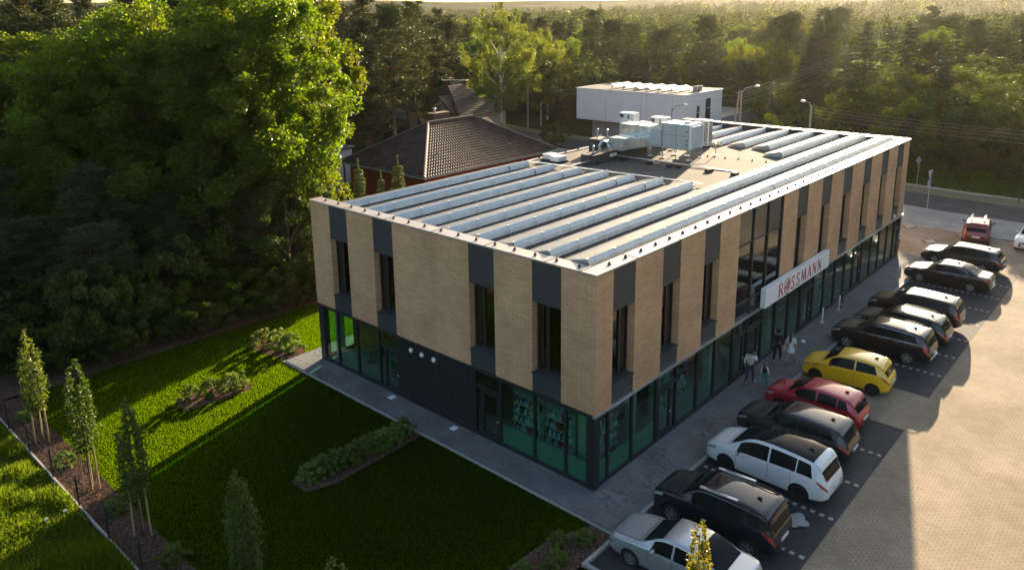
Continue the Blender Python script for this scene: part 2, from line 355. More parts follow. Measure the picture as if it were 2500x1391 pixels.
# ------------------------------------------------------------------ setting: ground sheets
def sheet(name, pts, z, mat, kind='structure', thick=0.0):
    mb = MB()
    if thick:
        mb.prism([(x, y, z-thick) for x, y in pts], (0, 0, thick))
    else:
        mb.add([(x, y, z) for x, y in pts], [tuple(range(len(pts)))])
    o = mb.build(name, mat); tag(o, kind=kind); return o
sheet('ground', [(-4000, -4000), (6000, -4000), (6000, 6000), (-4000, 6000)], -0.03, M['soil'])
sheet('lawn', [(-11.3, -14), (-1.32, -14), (-1.32, 17.9), (14, 17.9), (14, 23.3), (-11.3, 24.2)], 0.0, M['lawnbase'])
sheet('meadow', [(-60, -40), (-12.5, -40), (-12.5, 60), (-60, 60)], -0.004, M['weedsoil'])
sheet('forecourt', [(-3.05, -7.02), (-3.05, -60), (44.6, -60), (44.4, 24), (36.2, 24), (36.2, -1.9), (35.4, -7.02)], 0.008, M['paver_tan'])
sheet('parking_bays', [(-3.05, -7.02), (35.4, -7.02), (35.4, -1.98), (-3.05, -1.98)], 0.004, M['paver_dark'])
sheet('disabled_bay', [(11.75, -7.02), (15.3, -7.02), (15.3, -1.98), (11.75, -1.98)], 0.010, M['paver_tan'])
sheet('sidewalk', [(-1.32, -1.86), (36.2, -1.86), (36.2, 0.2), (0.2, 0.2), (0.2, 16.9), (8, 16.9), (8, 17.85), (-1.32, 17.85)], 0.10, M['paver_walk'], thick=0.2)
k = MB(); k.box(-1.5, -1.98, -0.1, 36.2, -1.86, 0.115); k.box(-3.2, -1.98, -0.1, -1.5, -1.86, 0.115); k.box(-3.17, -60, -0.1, -3.05, -1.98, 0.115)
k.box(-1.40, -1.86, -0.1, -1.32, 17.93, 0.06); k.box(-1.32, 17.85, -0.1, 8, 17.93, 0.06)
tag(k.build('kerb', M['kerb']), kind='structure')
k = MB()
for xs in (1.68, 4.17, 6.66, 9.2, 17.9, 20.45, 23.0, 25.6, 28.2, 30.8, 33.4):
    y = -2.1
    while y > -7.0: k.box(xs-0.075, y-0.15, 0.0, xs+0.075, y, 0.0125); y -= 0.31
tag(k.build('bay_markings', M['paver_light']), kind='structure')
sheet('mulch_bed', [(-12.42, -14), (-11.2, -14), (-11.2, 24.2), (-12.42, 24.2)], 0.012, M['mulch'])
sheet('mulch_bed', [(-5.6, -1.84), (-1.42, -1.84), (-1.42, -0.9), (-3.0, -0.3), (-4.8, -0.2), (-6.4, -1.2)], 0.014, M['mulch'])
sheet('mulch_bed', [(-6.9, 16.9), (-3.9, 16.5), (-3.6, 17.2), (-4.2, 18.1), (-6.7, 18.3)], 0.014, M['mulch'])
sheet('mulch_bed', [(-1.7, 20.9), (-0.2, 21.0), (0.3, 18.6), (-0.2, 17.95), (-1.2, 18.0)], 0.014, M['mulch'])
sheet('mulch_bed', [(-6.7, 8.9), (-6.7, 7.9), (-5.6, 7.5), (-1.42, 7.6), (-1.42, 8.9)], 0.014, M['mulch'])
sheet('forest_bed', [(-12.4, 24.2), (-11, 23.9), (14, 23.2), (14, 26), (-12.4, 27)], 0.012, M['mulch'])
sheet('driveway_apron', [(44.6, -60), (50.4, -60), (50.8, 1), (53.5, 24), (56, 60), (50, 60), (47.5, 24), (44.4, 12), (44.4, 1)], 0.012, M['apron'])
sheet('road', [(50.3, -80), (50.8, 1), (53.5, 24), (57.5, 60), (63, 110), (68.5, 110), (63, 60), (58.8, 24), (56.3, 1), (55.6, -80)], 0.016, M['asphalt'])
sheet('verge', [(55.6, -80), (56.3, 1), (58.8, 24), (63, 60), (68.5, 110), (71, 110), (65.5, 60), (61.3, 24), (59.0, 1), (58.2, -80)], 0.004, M['verge'])
k = MB()
for a, b in (((58.2, -80), (59.0, 1)), ((59.0, 1), (61.3, 24))):
    k.prism([(a[0], a[1], -0.05), (a[0]+0.14, a[1], -0.05), (b[0]+0.14, b[1], -0.05), (b[0], b[1], -0.05)], (0, 0, 0.2))
tag(k.build('road_kerb', M['kerb']), kind='structure')
k = MB()
for a, b in (((44.45, -60), (44.45, 1)), ((44.45, 1), (44.3, 12))):
    k.prism([(a[0], a[1], -0.05), (a[0]+0.14, a[1], -0.05), (b[0]+0.14, b[1], -0.05), (b[0], b[1], -0.05)], (0, 0, 0.13))
tag(k.build('apron_kerb', M['kerb']), kind='structure')
# hills on the horizon
def hills():
    nx, ny = 120, 14
    az = np.linspace(R(-15), R(100), nx); rad = np.linspace(1000, 1900, ny)
    A, Rr = np.meshgrid(az, rad)
    t = (Rr-1000)/900
    ridge = 45 + 4*np.sin(A*5+1.0)+2.5*np.sin(A*13+2)+1.5*np.sin(A*29)
    Z = -1 + ridge*np.clip(t*1.15, 0, 1)**1.3 + rng.normal(0, .7, A.shape)
    X = CAM.x+Rr*np.cos(A); Y = CAM.y+Rr*np.sin(A)
    v = np.stack([X, Y, Z], -1).reshape(-1, 3)
    f = [(j*nx+i, j*nx+i+1, (j+1)*nx+i+1, (j+1)*nx+i) for j in range(ny-1) for i in range(nx-1)]
    me = np_mesh('hills', v, f, [pmat('wooded_hills', (0.035, 0.045, 0.02), 0.95, 0, 0.4, 0.012, 0, spec=0.0, base2=(0.06, 0.07, 0.03), detail=8)], smooth=True)
    o = bpy.data.objects.new('hills', me); COL.objects.link(o); tag(o, kind='structure')
hills()

# manhole covers lying in the paving
def manhole(x, y, r, label, light):
    t = thing('manhole_cover', label, 'manhole cover', (x, y, 0.014), group='manhole covers in the forecourt')
    mb = MB(); mb.lathe([(r*1.0, 0), (r*1.0, 0.012), (r*0.86, 0.014)], n=28); mb.build('rim', M['rubber'], t)
    mb = MB()
    if light:
        n = 32; pts = []
        for i in range(n):
            a = 2*math.pi*i/n; rr = r*(0.80+0.16*math.cos(4*a)); pts.append((rr*math.cos(a), rr*math.sin(a), 0.014))
        mb.prism(pts, (0, 0, 0.008))
    else: mb.lathe([(r*0.84, 0.0), (r*0.84, 0.02), (r*0.2, 0.021)], n=28)
    mb.build('plate', M['kerb'] if light else M['seam'], t)
manhole(3.31, -5.98, 0.48, 'round manhole with pale clover shaped lid behind the black SUV with silver roof rails', True)
manhole(40.7, -0.7, 0.55, 'pale lidded manhole nearest the far corner of the building on the forecourt', True)
manhole(44.0, 1.6, 0.55, 'pale lidded manhole by the apron kerb, farthest from the parked cars', True)
manhole(44.0, -2.1, 0.5, 'pale lidded manhole between the building corner and the red SUV', True)
manhole(36.9, -7.9, 0.55, 'dark iron manhole ring in front of the white hatchback', False)
for i, (y, wd) in enumerate(((10.9, 'by the dark ribbed wall, nearer the cafe door'), (6.9, 'by the dark ribbed wall, nearer the shop door'))):
    mb = MB(); mb.box(-0.42, y-0.14, 0.1, -0.12, y+0.14, 0.118)
    tag(mb.build('drain_lid', M['signwhite'], bevel=0.004), 'white drain lid '+wd, 'drain lid', 'white drain lids on the side path')

# ------------------------------------------------------------------ the retail building
W, L, H, HB = 16.68, 35.40, 8.25, 3.07
SILL, PAN = 3.84, 6.60
BLD = thing('retail_building', 'two storey brick shop building with flat roof of solar panels and glazed ground floor', 'building')
# brick upper storey, front (long) facade: openings in x
RO = [(1.0, 2.38), (4.25, 5.56), (7.46, 8.80), (10.57, 15.2), (16.87, 18.2), (20.06, 21.38), (23.2, 24.6), (26.54, 27.88), (29.78, 31.1), (32.9, 34.3)]
LO = [(1.5, 2.85), (4.72, 6.08), (10.65, 11.99), (13.87, 15.22)]
def piers(lo, hi, ops):
    out = []; a = lo
    for o in ops: out.append((a, o[0])); a = o[1]
    out.append((a, hi)); return out
TOP = 8.19
for a, b in piers(0, L, RO): mb = MB(); mb.box(a, 0, HB, b, 0.45, TOP); mb.build('brick_pier', M['brick'], BLD)
for a, b in piers(0, W, LO): mb = MB(); mb.box(0, max(a, 0.45), HB, 0.45, b, TOP); mb.build('brick_pier', M['brick'], BLD)
mb = MB(); mb.box(L-0.45, 0.45, 0, L, W, TOP); mb.build('brick_wall', M['brick'], BLD)
mb = MB(); mb.box(0.45, W-0.45, HB, L-0.45, W, 7.62); mb.build('brick_wall', M['brick'], BLD)
mb = MB(); mb.box(2.0, W-0.45, 0, L-0.45, W-0.003, HB); mb.build('brick_wall', M['brick'], BLD)
# dark cladding above and below the slot windows; window units
def slot_window(P, ends):
    """P(u, d, z): facade coordinate -> world; ends=(a,b)"""
    a, b = ends
    def bx(mb, u0, d0, z0, u1, d1, z1):
        p = P(u0, d0, z0); q = P(u1, d1, z1); mb.box(*p, *q)
    mb = MB(); bx(mb, a, 0.03, PAN, b, 0.30, TOP); mb.build('cladding_panel', M['clad'], BLD)
    mb = MB(); bx(mb, a, 0.03, HB, b, 0.30, SILL-0.04); mb.build('cladding_panel', M['clad'], BLD)
    mb = MB(); f = 0.075
    bx(mb, a, 0.30, SILL, a+f, 0.38, PAN); bx(mb, b-f, 0.30, SILL, b, 0.38, PAN)
    bx(mb, a+f, 0.30, SILL, b-f, 0.38, SILL+f); bx(mb, a+f, 0.30, PAN-f, b-f, 0.38, PAN)
    mm = a+(b-a)*0.62
    bx(mb, mm-0.06, 0.285, SILL+f, mm+0.06, 0.385, PAN-f)
    wn = mb.build('window', M['frame'], BLD)
    mb = MB(); bx(mb, a+f, 0.34, SILL+f, mm-0.06, 0.35, PAN-f); bx(mb, mm+0.06, 0.34, SILL+f, b-f, 0.35, PAN-f); mb.build('pane', M['glass_up'], wn)
    mb = MB(); bx(mb, a-0.03, -0.04, SILL-0.04, b+0.03, 0.30, SILL); mb.build('sill', M['clad'], wn)
PF = lambda u, d, z: (u, d, z)
PL = lambda u, d, z: (d, u, z)
for e in RO:
    if e[0] != 10.57: slot_window(PF, e)
for e in LO: slot_window(PL, e)
# tall glazed bay over the entrance
a, b = 10.57, 15.2
mb = MB()
cols = [a, a+(b-a)/3, a+2*(b-a)/3, b]
for x in cols:
    mb.box(max(a, x-0.05), 0.03, HB, min(b, x+0.05), 0.2, TOP)
for z in (HB, SILL-0.03, PAN-0.03):
    for i in range(3): mb.box(cols[i]+0.05, 0.05, z, cols[i+1]-0.05, 0.18, z+0.06)
gb = mb.build('curtain_wall', M['frame'], BLD)
for i in range(3):
    mb = MB(); mb.box(cols[i]+0.05, 0.10, SILL+0.03, cols[i+1]-0.05, 0.12, PAN-0.03); mb.build('pane', M['glass_up'], gb)
    mb = MB(); mb.box(cols[i]+0.05, 0.09, PAN+0.03, cols[i+1]-0.05, 0.13, TOP); mb.build('spandrel', M['spandrel'], gb)
    mb = MB(); mb.box(cols[i]+0.05, 0.09, HB+0.06, cols[i+1]-0.05, 0.13, SILL-0.03); mb.build('spandrel', M['spandrel'], gb)
# metal ledge between the storeys
mb = MB(); mb.box(-0.05, -0.05, 2.99, L+0.02, 0.06, HB); mb.build('ledge', M['alu'], BLD)
mb = MB(); mb.box(-0.05, 0.06, 2.99, 0.06, W+0.02, HB); mb.build('ledge', M['frame'], BLD)
# corner columns
mb = MB(); mb.box(0.02, 0.02, 0.1, 0.33, 0.33, 2.99); mb.build('corner_column', M['frame'], BLD)
mb = MB(); mb.box(0.02, 16.32, 0.1, 0.36, 16.66, 2.99); mb.build('corner_column', M['frame'], BLD)
mb = MB(); mb.box(L-0.36, 0.02, 0.1, L-0.02, 0.40, 2.99); mb.build('corner_column', M['frame'], BLD)
# ground floor glazing
def shop_window(P, u0, u1, film=False, door=False, transom=False):
    def bx(mb, a, d0, z0, b, d1, z1): mb.box(*P(a, d0, z0), *P(b, d1, z1))
    f = 0.05; z0, z1 = 0.10, 2.99
    mb = MB()
    bx(mb, u0, 0.04, z0, u0+f, 0.17, z1); bx(mb, u1-f, 0.04, z0, u1, 0.17, z1)
    bx(mb, u0+f, 0.05, z0, u1-f, 0.16, z0+0.14); bx(mb, u0+f, 0.05, z1-0.10, u1-f, 0.16, z1)
    if door or transom: bx(mb, u0+f, 0.045, 2.22, u1-f, 0.165, 2.32)
    wn = mb.build('shop_window', M['frame'], BLD)
    mb = MB()
    if door:
        bx(mb, u0+f, 0.10, 2.32, u1-f, 0.115, z1-0.10); mb.build('pane', M['glass'], wn)
        d = MB(); g = 0.09; v0, v1 = u0+f+0.02, u1-f-0.02
        if v1-v0 > 1.25: v1 = v0+(v1-v0)*0.72; bx(d, v1, 0.04, z0+0.14, v1+0.07, 0.17, 2.22)
        bx(d, v0, 0.03, z0+0.145, v0+g, 0.13, 2.21); bx(d, v1-g, 0.03, z0+0.145, v1, 0.13, 2.21); bx(d, v0+g, 0.035, z0+0.145, v1-g, 0.125, z0+0.30); bx(d, v0+g, 0.035, 2.11, v1-g, 0.125, 2.21)
        dr = d.build('door', M['frame'], BLD)
        d = MB(); bx(d, v0+g, 0.075, z0+0.30, v1-g, 0.09, 2.11); d.build('pane', M['glass'], dr)
        d = MB(); hu = v1-0.05 if P is PF else v0+0.05
        d.tube([P(hu, 0.03, 1.12), P(hu, -0.03, 1.12), P(hu-0.13, -0.03, 1.12)], 0.014, 6); d.build('handle', M['alu'], dr)
        if u1-f-v1 > 0.2:
            d = MB(); bx(d, v1+0.07, 0.10, z0+0.14, u1-f, 0.115, 2.22); d.build('pane', M['glass'], wn)
    else:
        if transom:
            bx(mb, u0+f, 0.10, 2.32, u1-f, 0.115, z1-0.10); bx(mb, u0+f, 0.10, z0+0.14, u1-f, 0.115, 2.22)
        else: bx(mb, u0+f, 0.10, z0+0.14, u1-f, 0.115, z1-0.10)
        mb.build('pane', M['glass'], wn)
        if film:
            mb = MB(); bx(mb, u0+f, 0.122, z0+0.14, u1-f, 0.126, 1.05); mb.build('frosted_film', M['film'], wn)
FX = [0.33, 0.95, 2.5, 4.2, 5.68, 7.42, 8.95, 10.65, 12.1, 13.67, 15.2, 16.8, 18.35, 20.06, 21.64, 23.3, 24.85, 26.3, 27.8, 29.5, 31.05, 32.65, 34.1, L-0.36]
for i in range(len(FX)-1):
    shop_window(PF, FX[i], FX[i+1], film=i in (0, 1, 2), door=i in (3, 7, 8, 12, 17, 22), transom=False)
FY = [(0.33, 1.34), (1.34, 2.82), (2.82, 4.56)]
for q in FY: shop_window(PL, *q, film=True)
shop_window(PL, 4.56, 5.95, door=True)
shop_window(PL, 10.59, 12.04, door=True)
for q in ((12.04, 13.69), (13.69, 15.22), (15.22, 16.32)): shop_window(PL, *q)
PB = lambda u, d, z: (u, W-d, z)
for q in ((0.36, 2.0),): shop_window(PB, *q)
# dark ribbed service wall with three round vents
mb = MB(); mb.box(0.06, 5.95, 0.1, 0.25, 10.59, 2.99)
y = 6.0
while y < 10.55: mb.box(0.035, y, 0.1, 0.06, y+0.05, 2.99); y += 0.2
mb.build('service_wall', M['darkwall'], BLD)
for y in (9.75, 9.05, 8.3):
    mb = MB(); mb.cyl((0.02, y, 2.62), (-0.04, y, 2.62), 0.11, 18, 0.10); mb.build('round_vent', M['signwhite'], BLD)
mb = MB(); mb.box(33.45, -0.10, 3.22, 33.6, 0.03, 3.42); mb.build('wall_lamp', M['signwhite'], BLD)
# interior
mb = MB(); mb.box(0.2, 0.2, 0.02, L-0.45, W-0.2, 0.11); mb.build('shop_floor', M['intfloor'], BLD)
mb = MB(); mb.box(0.25, 0.25, 2.99, L-0.45, W-0.25, 3.05); mb.build('ceiling', M['intwall'], BLD)
mb = MB(); mb.box(0.46, 0.46, 3.3, L-0.46, W-0.46, 3.5); mb.box(6, 4.5, 3.5, L-4, 4.7, 7.3); mb.box(4.5, 4.5, 3.5, 4.7, W-1, 7.3); mb.build('upper_floor', M['darkint'], BLD)
mb = MB(); mb.box(0.3, 10.45, 0.11, L-0.5, 10.55, 2.99); mb.box(7.2, 10.55, 0.11, 7.3, W-0.5, 2.99); mb.build('partition', M['intwall'], BLD)
for (x, y) in ((0.75, 0.95), (3.6, 0.8), (9.9, 0.8), (16.2, 0.85), (22.6, 0.8), (28.6, 0.8), (0.62, 15.9)):  # last column moved to block the sunbeam from the rear glazing
    mb = MB(); mb.box(x, y, 0.11, x+0.32, y+0.32, 2.99); mb.build('interior_column', M['shelf'], BLD)
# roof deck, kerbs and coping
def zdeck(y): return 8.10-0.0255*y
mb = MB(); mb.prism([(0.45, 0.45, 7.3), (0.45, 0.45, zdeck(0.45)), (0.45, W-0.02, zdeck(W)), (0.45, W-0.02, 7.3)], (L-0.9, 0, 0)); mb.build('roof', M['felt'], BLD)
mb = MB()
mb.box(0.45, 0.45, 7.6, 0.62, W, 8.19); mb.box(0.62, 0.45, 7.6, L-0.45, 0.62, 8.19); mb.box(L-0.62, 0.62, 7.6, L-0.45, W, 8.19)
mb.build('parapet', M['felt_dark'], BLD)
CT = 8.25
mb = MB()
mb.box(-0.045, -0.045, 8.19, 0.62, W+0.045, CT); mb.box(0.62, -0.045, 8.19, L-0.62, 0.62, CT); mb.box(L-0.62, -0.045, 8.19, L+0.045, W+0.045, CT)
mb.box(0.62, W-0.18, 7.6, L-0.62, W+0.06, 7.74)
mb.cur = 1
y = 2.2
while y < W: mb.box(-0.05, y, 8.22, 0.625, y+0.035, CT+0.012); y += 2.95
mb.box(-0.05, 0.62, 8.22, 0.625, 0.655, CT+0.012)
x = 2.4
while x < L-1: mb.box(x, -0.05, 8.22, x+0.035, 0.625, CT+0.012); x += 2.95
y = 2.0
while y < W: mb.box(L-0.625, y, 8.22, L+0.05, y+0.035, CT+0.012); y += 2.95
mb.build('coping', [M['coping'], M['seam']], BLD)
mb = MB(); mb.add([(-0.055,-0.055,0),(0.055,-0.055,0),(0.055,0.055,0),(-0.055,0.055,0),(-0.035,-0.035,0.075),(0.035,-0.035,0.075),(0.035,0.035,0.075),(-0.035,0.035,0.075)],
                  [(0,3,2,1),(4,5,6,7),(0,1,5,4),(1,2,6,5),(2,3,7,6),(3,0,4,7)])
mb.box(-0.012, -0.03, 0.075, 0.012, 0.03, 0.11)
clip = mb.mesh('clip', M['clip'])
y = 0.95
while y < W: inst('conductor_holder', clip, BLD, (0.30, y, CT), 0.4); y += 0.99
x = 1.15
while x < L-0.4: inst('conductor_holder', clip, BLD, (x, 0.30, CT), 0.9); x += 1.0
y = 1.4
while y < W: inst('conductor_holder', clip, BLD, (L-0.3, y, CT), 0.4); y += 1.1
x = 2.0
while x < L-1: inst('conductor_holder', clip, BLD, (x, W-0.05, 7.74), 0.9); x += 1.35

# ------------------------------------------------------------------ things inside, seen through the glass
def shelf_unit(x, y, ln, rz, label):
    t = thing('display_shelf', label, 'shelf', (x, y, 0.11), rz, 'display shelves behind the shop glass')
    mb = MB(); mb.box(-0.03, -ln/2, 0, 0.03, ln/2, 2.3)
    for s in (-1, 0, 1): mb.box(-0.24, s*(ln/2-0.02)-0.02, 0, 0.03, s*(ln/2-0.02)+0.02, 2.3)
    for z in (0.15, 0.62, 1.0, 1.38, 1.76, 2.2): mb.box(-0.40, -ln/2, z, -0.03, ln/2, z+0.03)
    mb.build('rack', M['shelf'], t)
    mb = MB(); cols = [M['intwall'], M['darkint'], M['paintgrey'], M['signred'], M['blue'], M['greyrender']]
    for z in (0.18, 0.65, 1.03, 1.41, 1.79):
        yy = -ln/2+0.06
        while yy < ln/2-0.1:
            wd = random.uniform(0.05, 0.11); h = random.uniform(0.12, 0.27); mb.cur = random.choice([0, 0, 1, 2, 2, 3, 4, 5])
            mb.box(-0.37, yy, z, -0.2, yy+wd, z+h); yy += wd+random.uniform(0.01, 0.05)
    mb.build('products', cols, t)
shelf_unit(0.95, 2.05, 1.3, 0, 'stocked white shelf behind the side glass nearest the building corner')
shelf_unit(0.95, 3.65, 1.5, 0, 'stocked white shelf behind the side glass beside the shop door')
shelf_unit(1.75, 1.0, 1.3, R(90), 'stocked white shelf behind the front glass nearest the building corner')
shelf_unit(7.0, 1.4, 2.6, R(90), 'stocked white shelf behind the front glass past the first door')
shelf_unit(19.5, 2.2, 4.0, R(90), 'long stocked shelf behind the glass under the shop sign')
shelf_unit(27.0, 2.2, 4.0, R(90), 'long stocked shelf behind the glass near the bicycle')
def chair(x, y, rz, label, stool=False):
    h = 0.72 if stool else 0.45
    t = thing('bar_stool' if stool else 'cafe_chair', label, 'stool' if stool else 'chair', (x, y, 0.11), rz, 'seats in the cafe corner')
    mb = MB(); mb.box(-0.2, -0.2, h, 0.2, 0.2, h+0.04); mb.build('seat', M['darkpaint'], t, bevel=0.01)
    mb = MB(); mb.box(-0.2, 0.17, h+0.06, 0.2, 0.21, h+0.42); mb.build('backrest', M['darkpaint'], t, bevel=0.01)
    for sx in (-1, 1):
        for sy in (-1, 1):
            mb = MB(); mb.tube([(sx*0.17, sy*0.17, h), (sx*0.22, sy*0.22, 0)], 0.013, 6); mb.build('leg', M['darkpaint'], t)
chair(2.6, 14.6, 0.3, 'tall black bar stool in the cafe corner nearest the glass', True)
chair(3.5, 14.4, -0.4, 'tall black bar stool in the cafe corner beside the potted plant', True)
chair(1.6, 14.9, 1.2, 'low black cafe chair on the outer side of the round cafe table')
chair(1.7, 13.9, 2.4, 'low black cafe chair on the inner side of the round cafe table')
t = thing('cafe_table', 'round dark cafe table behind the end glazing', 'table', (1.35, 14.4, 0.11))
mb = MB(); mb.lathe([(0.36, 0.71), (0.36, 0.74)]); mb.build('table_top', M['wood'], t)
mb = MB(); mb.cyl((0, 0, 0.02), (0, 0, 0.71), 0.03); mb.lathe([(0.22, 0), (0.22, 0.02)]); mb.build('pedestal', M['darkpaint'], t)
t = thing('service_counter', 'pale cafe counter with a green lit top edge behind the cafe door', 'counter', (1.9, 12.2, 0.11))
mb = MB(); mb.box(-0.9, -0.25, 0, 0.9, 0.25, 0.9); mb.build('body', M['darkint'], t)
mb = MB(); mb.box(-0.95, -0.3, 0.9, 0.95, 0.3, 0.95); mb.build('worktop', M['shelf'], t)

# ------------------------------------------------------------------ shop sign
GLY = {  # strokes on a 1-high grid: list of (points, width0, width1)
 'R': [([(0.08,0),(0.08,1)],.15,.15), ([(0.08,.97),(.38,.97),(.52,.86),(.52,.66),(.40,.53),(.1,.50)],.07,.07), ([(.30,.52),(.62,0)],.15,.12)],
 'S': [([(.50,.80),(.42,.94),(.26,.98),(.10,.88),(.09,.72),(.20,.58),(.40,.46),(.50,.32),(.48,.14),(.34,.03),(.16,.03),(.04,.18)],.09,.09)],
 'M': [([(.05,0),(.13,1)],.06,.06), ([(.13,1),(.40,.1)],.14,.12), ([(.40,.1),(.66,1)],.06,.06), ([(.66,1),(.76,0)],.14,.14)],
 'A': [([(.02,0),(.30,1)],.06,.06), ([(.30,1),(.58,0)],.14,.14), ([(.14,.33),(.44,.33)],.06,.06)],
 'N': [([(.08,0),(.08,1)],.06,.06), ([(.08,.98),(.54,.04)],.15,.13), ([(.54,0),(.54,1)],.06,.06)],
 'D': [([(.08,0),(.08,1)],.1,.1), ([(.08,.95),(.35,.92),(.5,.7),(.5,.3),(.35,.08),(.08,.05)],.1,.1)],
 'U': [([(.08,1),(.08,.25),(.2,.05),(.38,.05),(.5,.25),(.5,1)],.11,.11)],
 'T': [([(.0,.95),(.56,.95)],.1,.1), ([(.28,.95),(.28,0)],.11,.11)],
 'E': [([(.08,0),(.08,1)],.11,.11), ([(.08,.95),(.48,.95)],.1,.1), ([(.08,.5),(.44,.5)],.1,.1), ([(.08,.05),(.48,.05)],.1,.1)],
 'P': [([(.08,0),(.08,1)],.11,.11), ([(.08,.95),(.4,.93),(.5,.75),(.4,.55),(.08,.5)],.1,.1)],
}
WID = {'R': .66, 'S': .58, 'M': .84, 'A': .62, 'N': .66, 'O': .9, 'D': .6, 'U': .6, 'T': .58, 'E': .55, 'P': .56}
def stroke2d(pts, w0, w1):
    n = len(pts); Lf = []; Rt = []
    for i, p in enumerate(pts):
        a = pts[max(0, i-1)]; b = pts[min(n-1, i+1)]; d = Vector((b[0]-a[0], b[1]-a[1])); d.normalize()
        ww = (w0+(w1-w0)*i/max(1, n-1))/2; nn = Vector((-d.y, d.x))*ww
        Lf.append((p[0]+nn.x, p[1]+nn.y)); Rt.append((p[0]-nn.x, p[1]-nn.y))
    return [[Lf[i], Lf[i+1], Rt[i+1], Rt[i]] for i in range(n-1)]
def glyph(mb, ch, u, v, h, P, th=0.012, slant=0.0, wx=1.0):
    """P(u,v,d): plane coordinates to world, d outward"""
    lay = 0
    for (pts, a, b) in GLY[ch]:
        for q in stroke2d(pts, a, b):
            lay += 1; d = th+0.0006*lay
            poly = [P(u+(x+slant*y)*h*wx, v+y*h, 0) for x, y in q]
            e = Vector(P(0, 0, d))-Vector(P(0, 0, 0)); mb.prism(poly, e)
SG = thing('shop_sign', 'long white lightbox sign reading ROSSMANN in red over the entrance', 'sign', (13.05, -0.30, 3.13))
mb = MB(); mb.box(0, 0, 0, 7.98, 0.25, 0.95); mb.build('board', M['signwhite'], SG, bevel=0.01)
PS = lambda u, v, d: (u, -d, v)
u = 1.48; hh = 0.66
for i, ch in enumerate('ROSSMANN'):
    if ch == 'O':
        rx, rz_ = 0.35, 0.41; cx, cz = 2.45, 0.46
        em = MB()
        for k2 in range(36):
            a0, a1 = 2*math.pi*k2/36, 2*math.pi*(k2+1)/36
            em.prism([PS(cx+rx*math.cos(a0), cz+rz_*math.sin(a0), 0), PS(cx+rx*math.cos(a1), cz+rz_*math.sin(a1), 0),
                      PS(cx+(rx-.055)*math.cos(a1), cz+(rz_-.055)*math.sin(a1), 0), PS(cx+(rx-.055)*math.cos(a0), cz+(rz_-.055)*math.sin(a0), 0)], (0, -0.012, 0))
        # horse bodied archer inside the ring: barrel, four legs, tail, torso, head, arms
        for n2, (pts, a_, b_) in enumerate([([(-.15,-.02),(.12,.0)],.13,.13), ([(-.15,-.05),(-.20,-.18),(-.15,-.31)],.07,.04), ([(-.08,-.06),(-.07,-.2),(-.12,-.33)],.06,.04), ([(.08,-.05),(.11,-.2),(.06,-.33)],.06,.04),
                         ([(.13,-.03),(.2,-.12),(.16,-.22)],.06,.04), ([(-.2,.0),(-.26,-.08)],.05,.03), ([(.1,.0),(.09,.2)],.12,.10), ([(.09,.2),(.09,.31)],.08,.09), ([(.09,.17),(-.16,.22)],.05,.04), ([(.09,.2),(.27,.16)],.05,.04), ([(.24,.27),(.28,.16),(.24,.04)],.03,.03)]):
            for q in stroke2d(pts, a_, b_):
                em.prism([PS(cx+x*.78, cz+y2*.78, 0) for x, y2 in q], (0, -(0.012+0.0008*n2), 0))
        em.build('emblem', M['signred'], SG)
        u = 2.92
    else:
        lt = MB(); glyph(lt, ch, u, 0.12, hh, PS, 0.012, 0.0, 1.15); lt.build('letter', M['signred'], SG); u += WID[ch]*hh*1.15+0.19

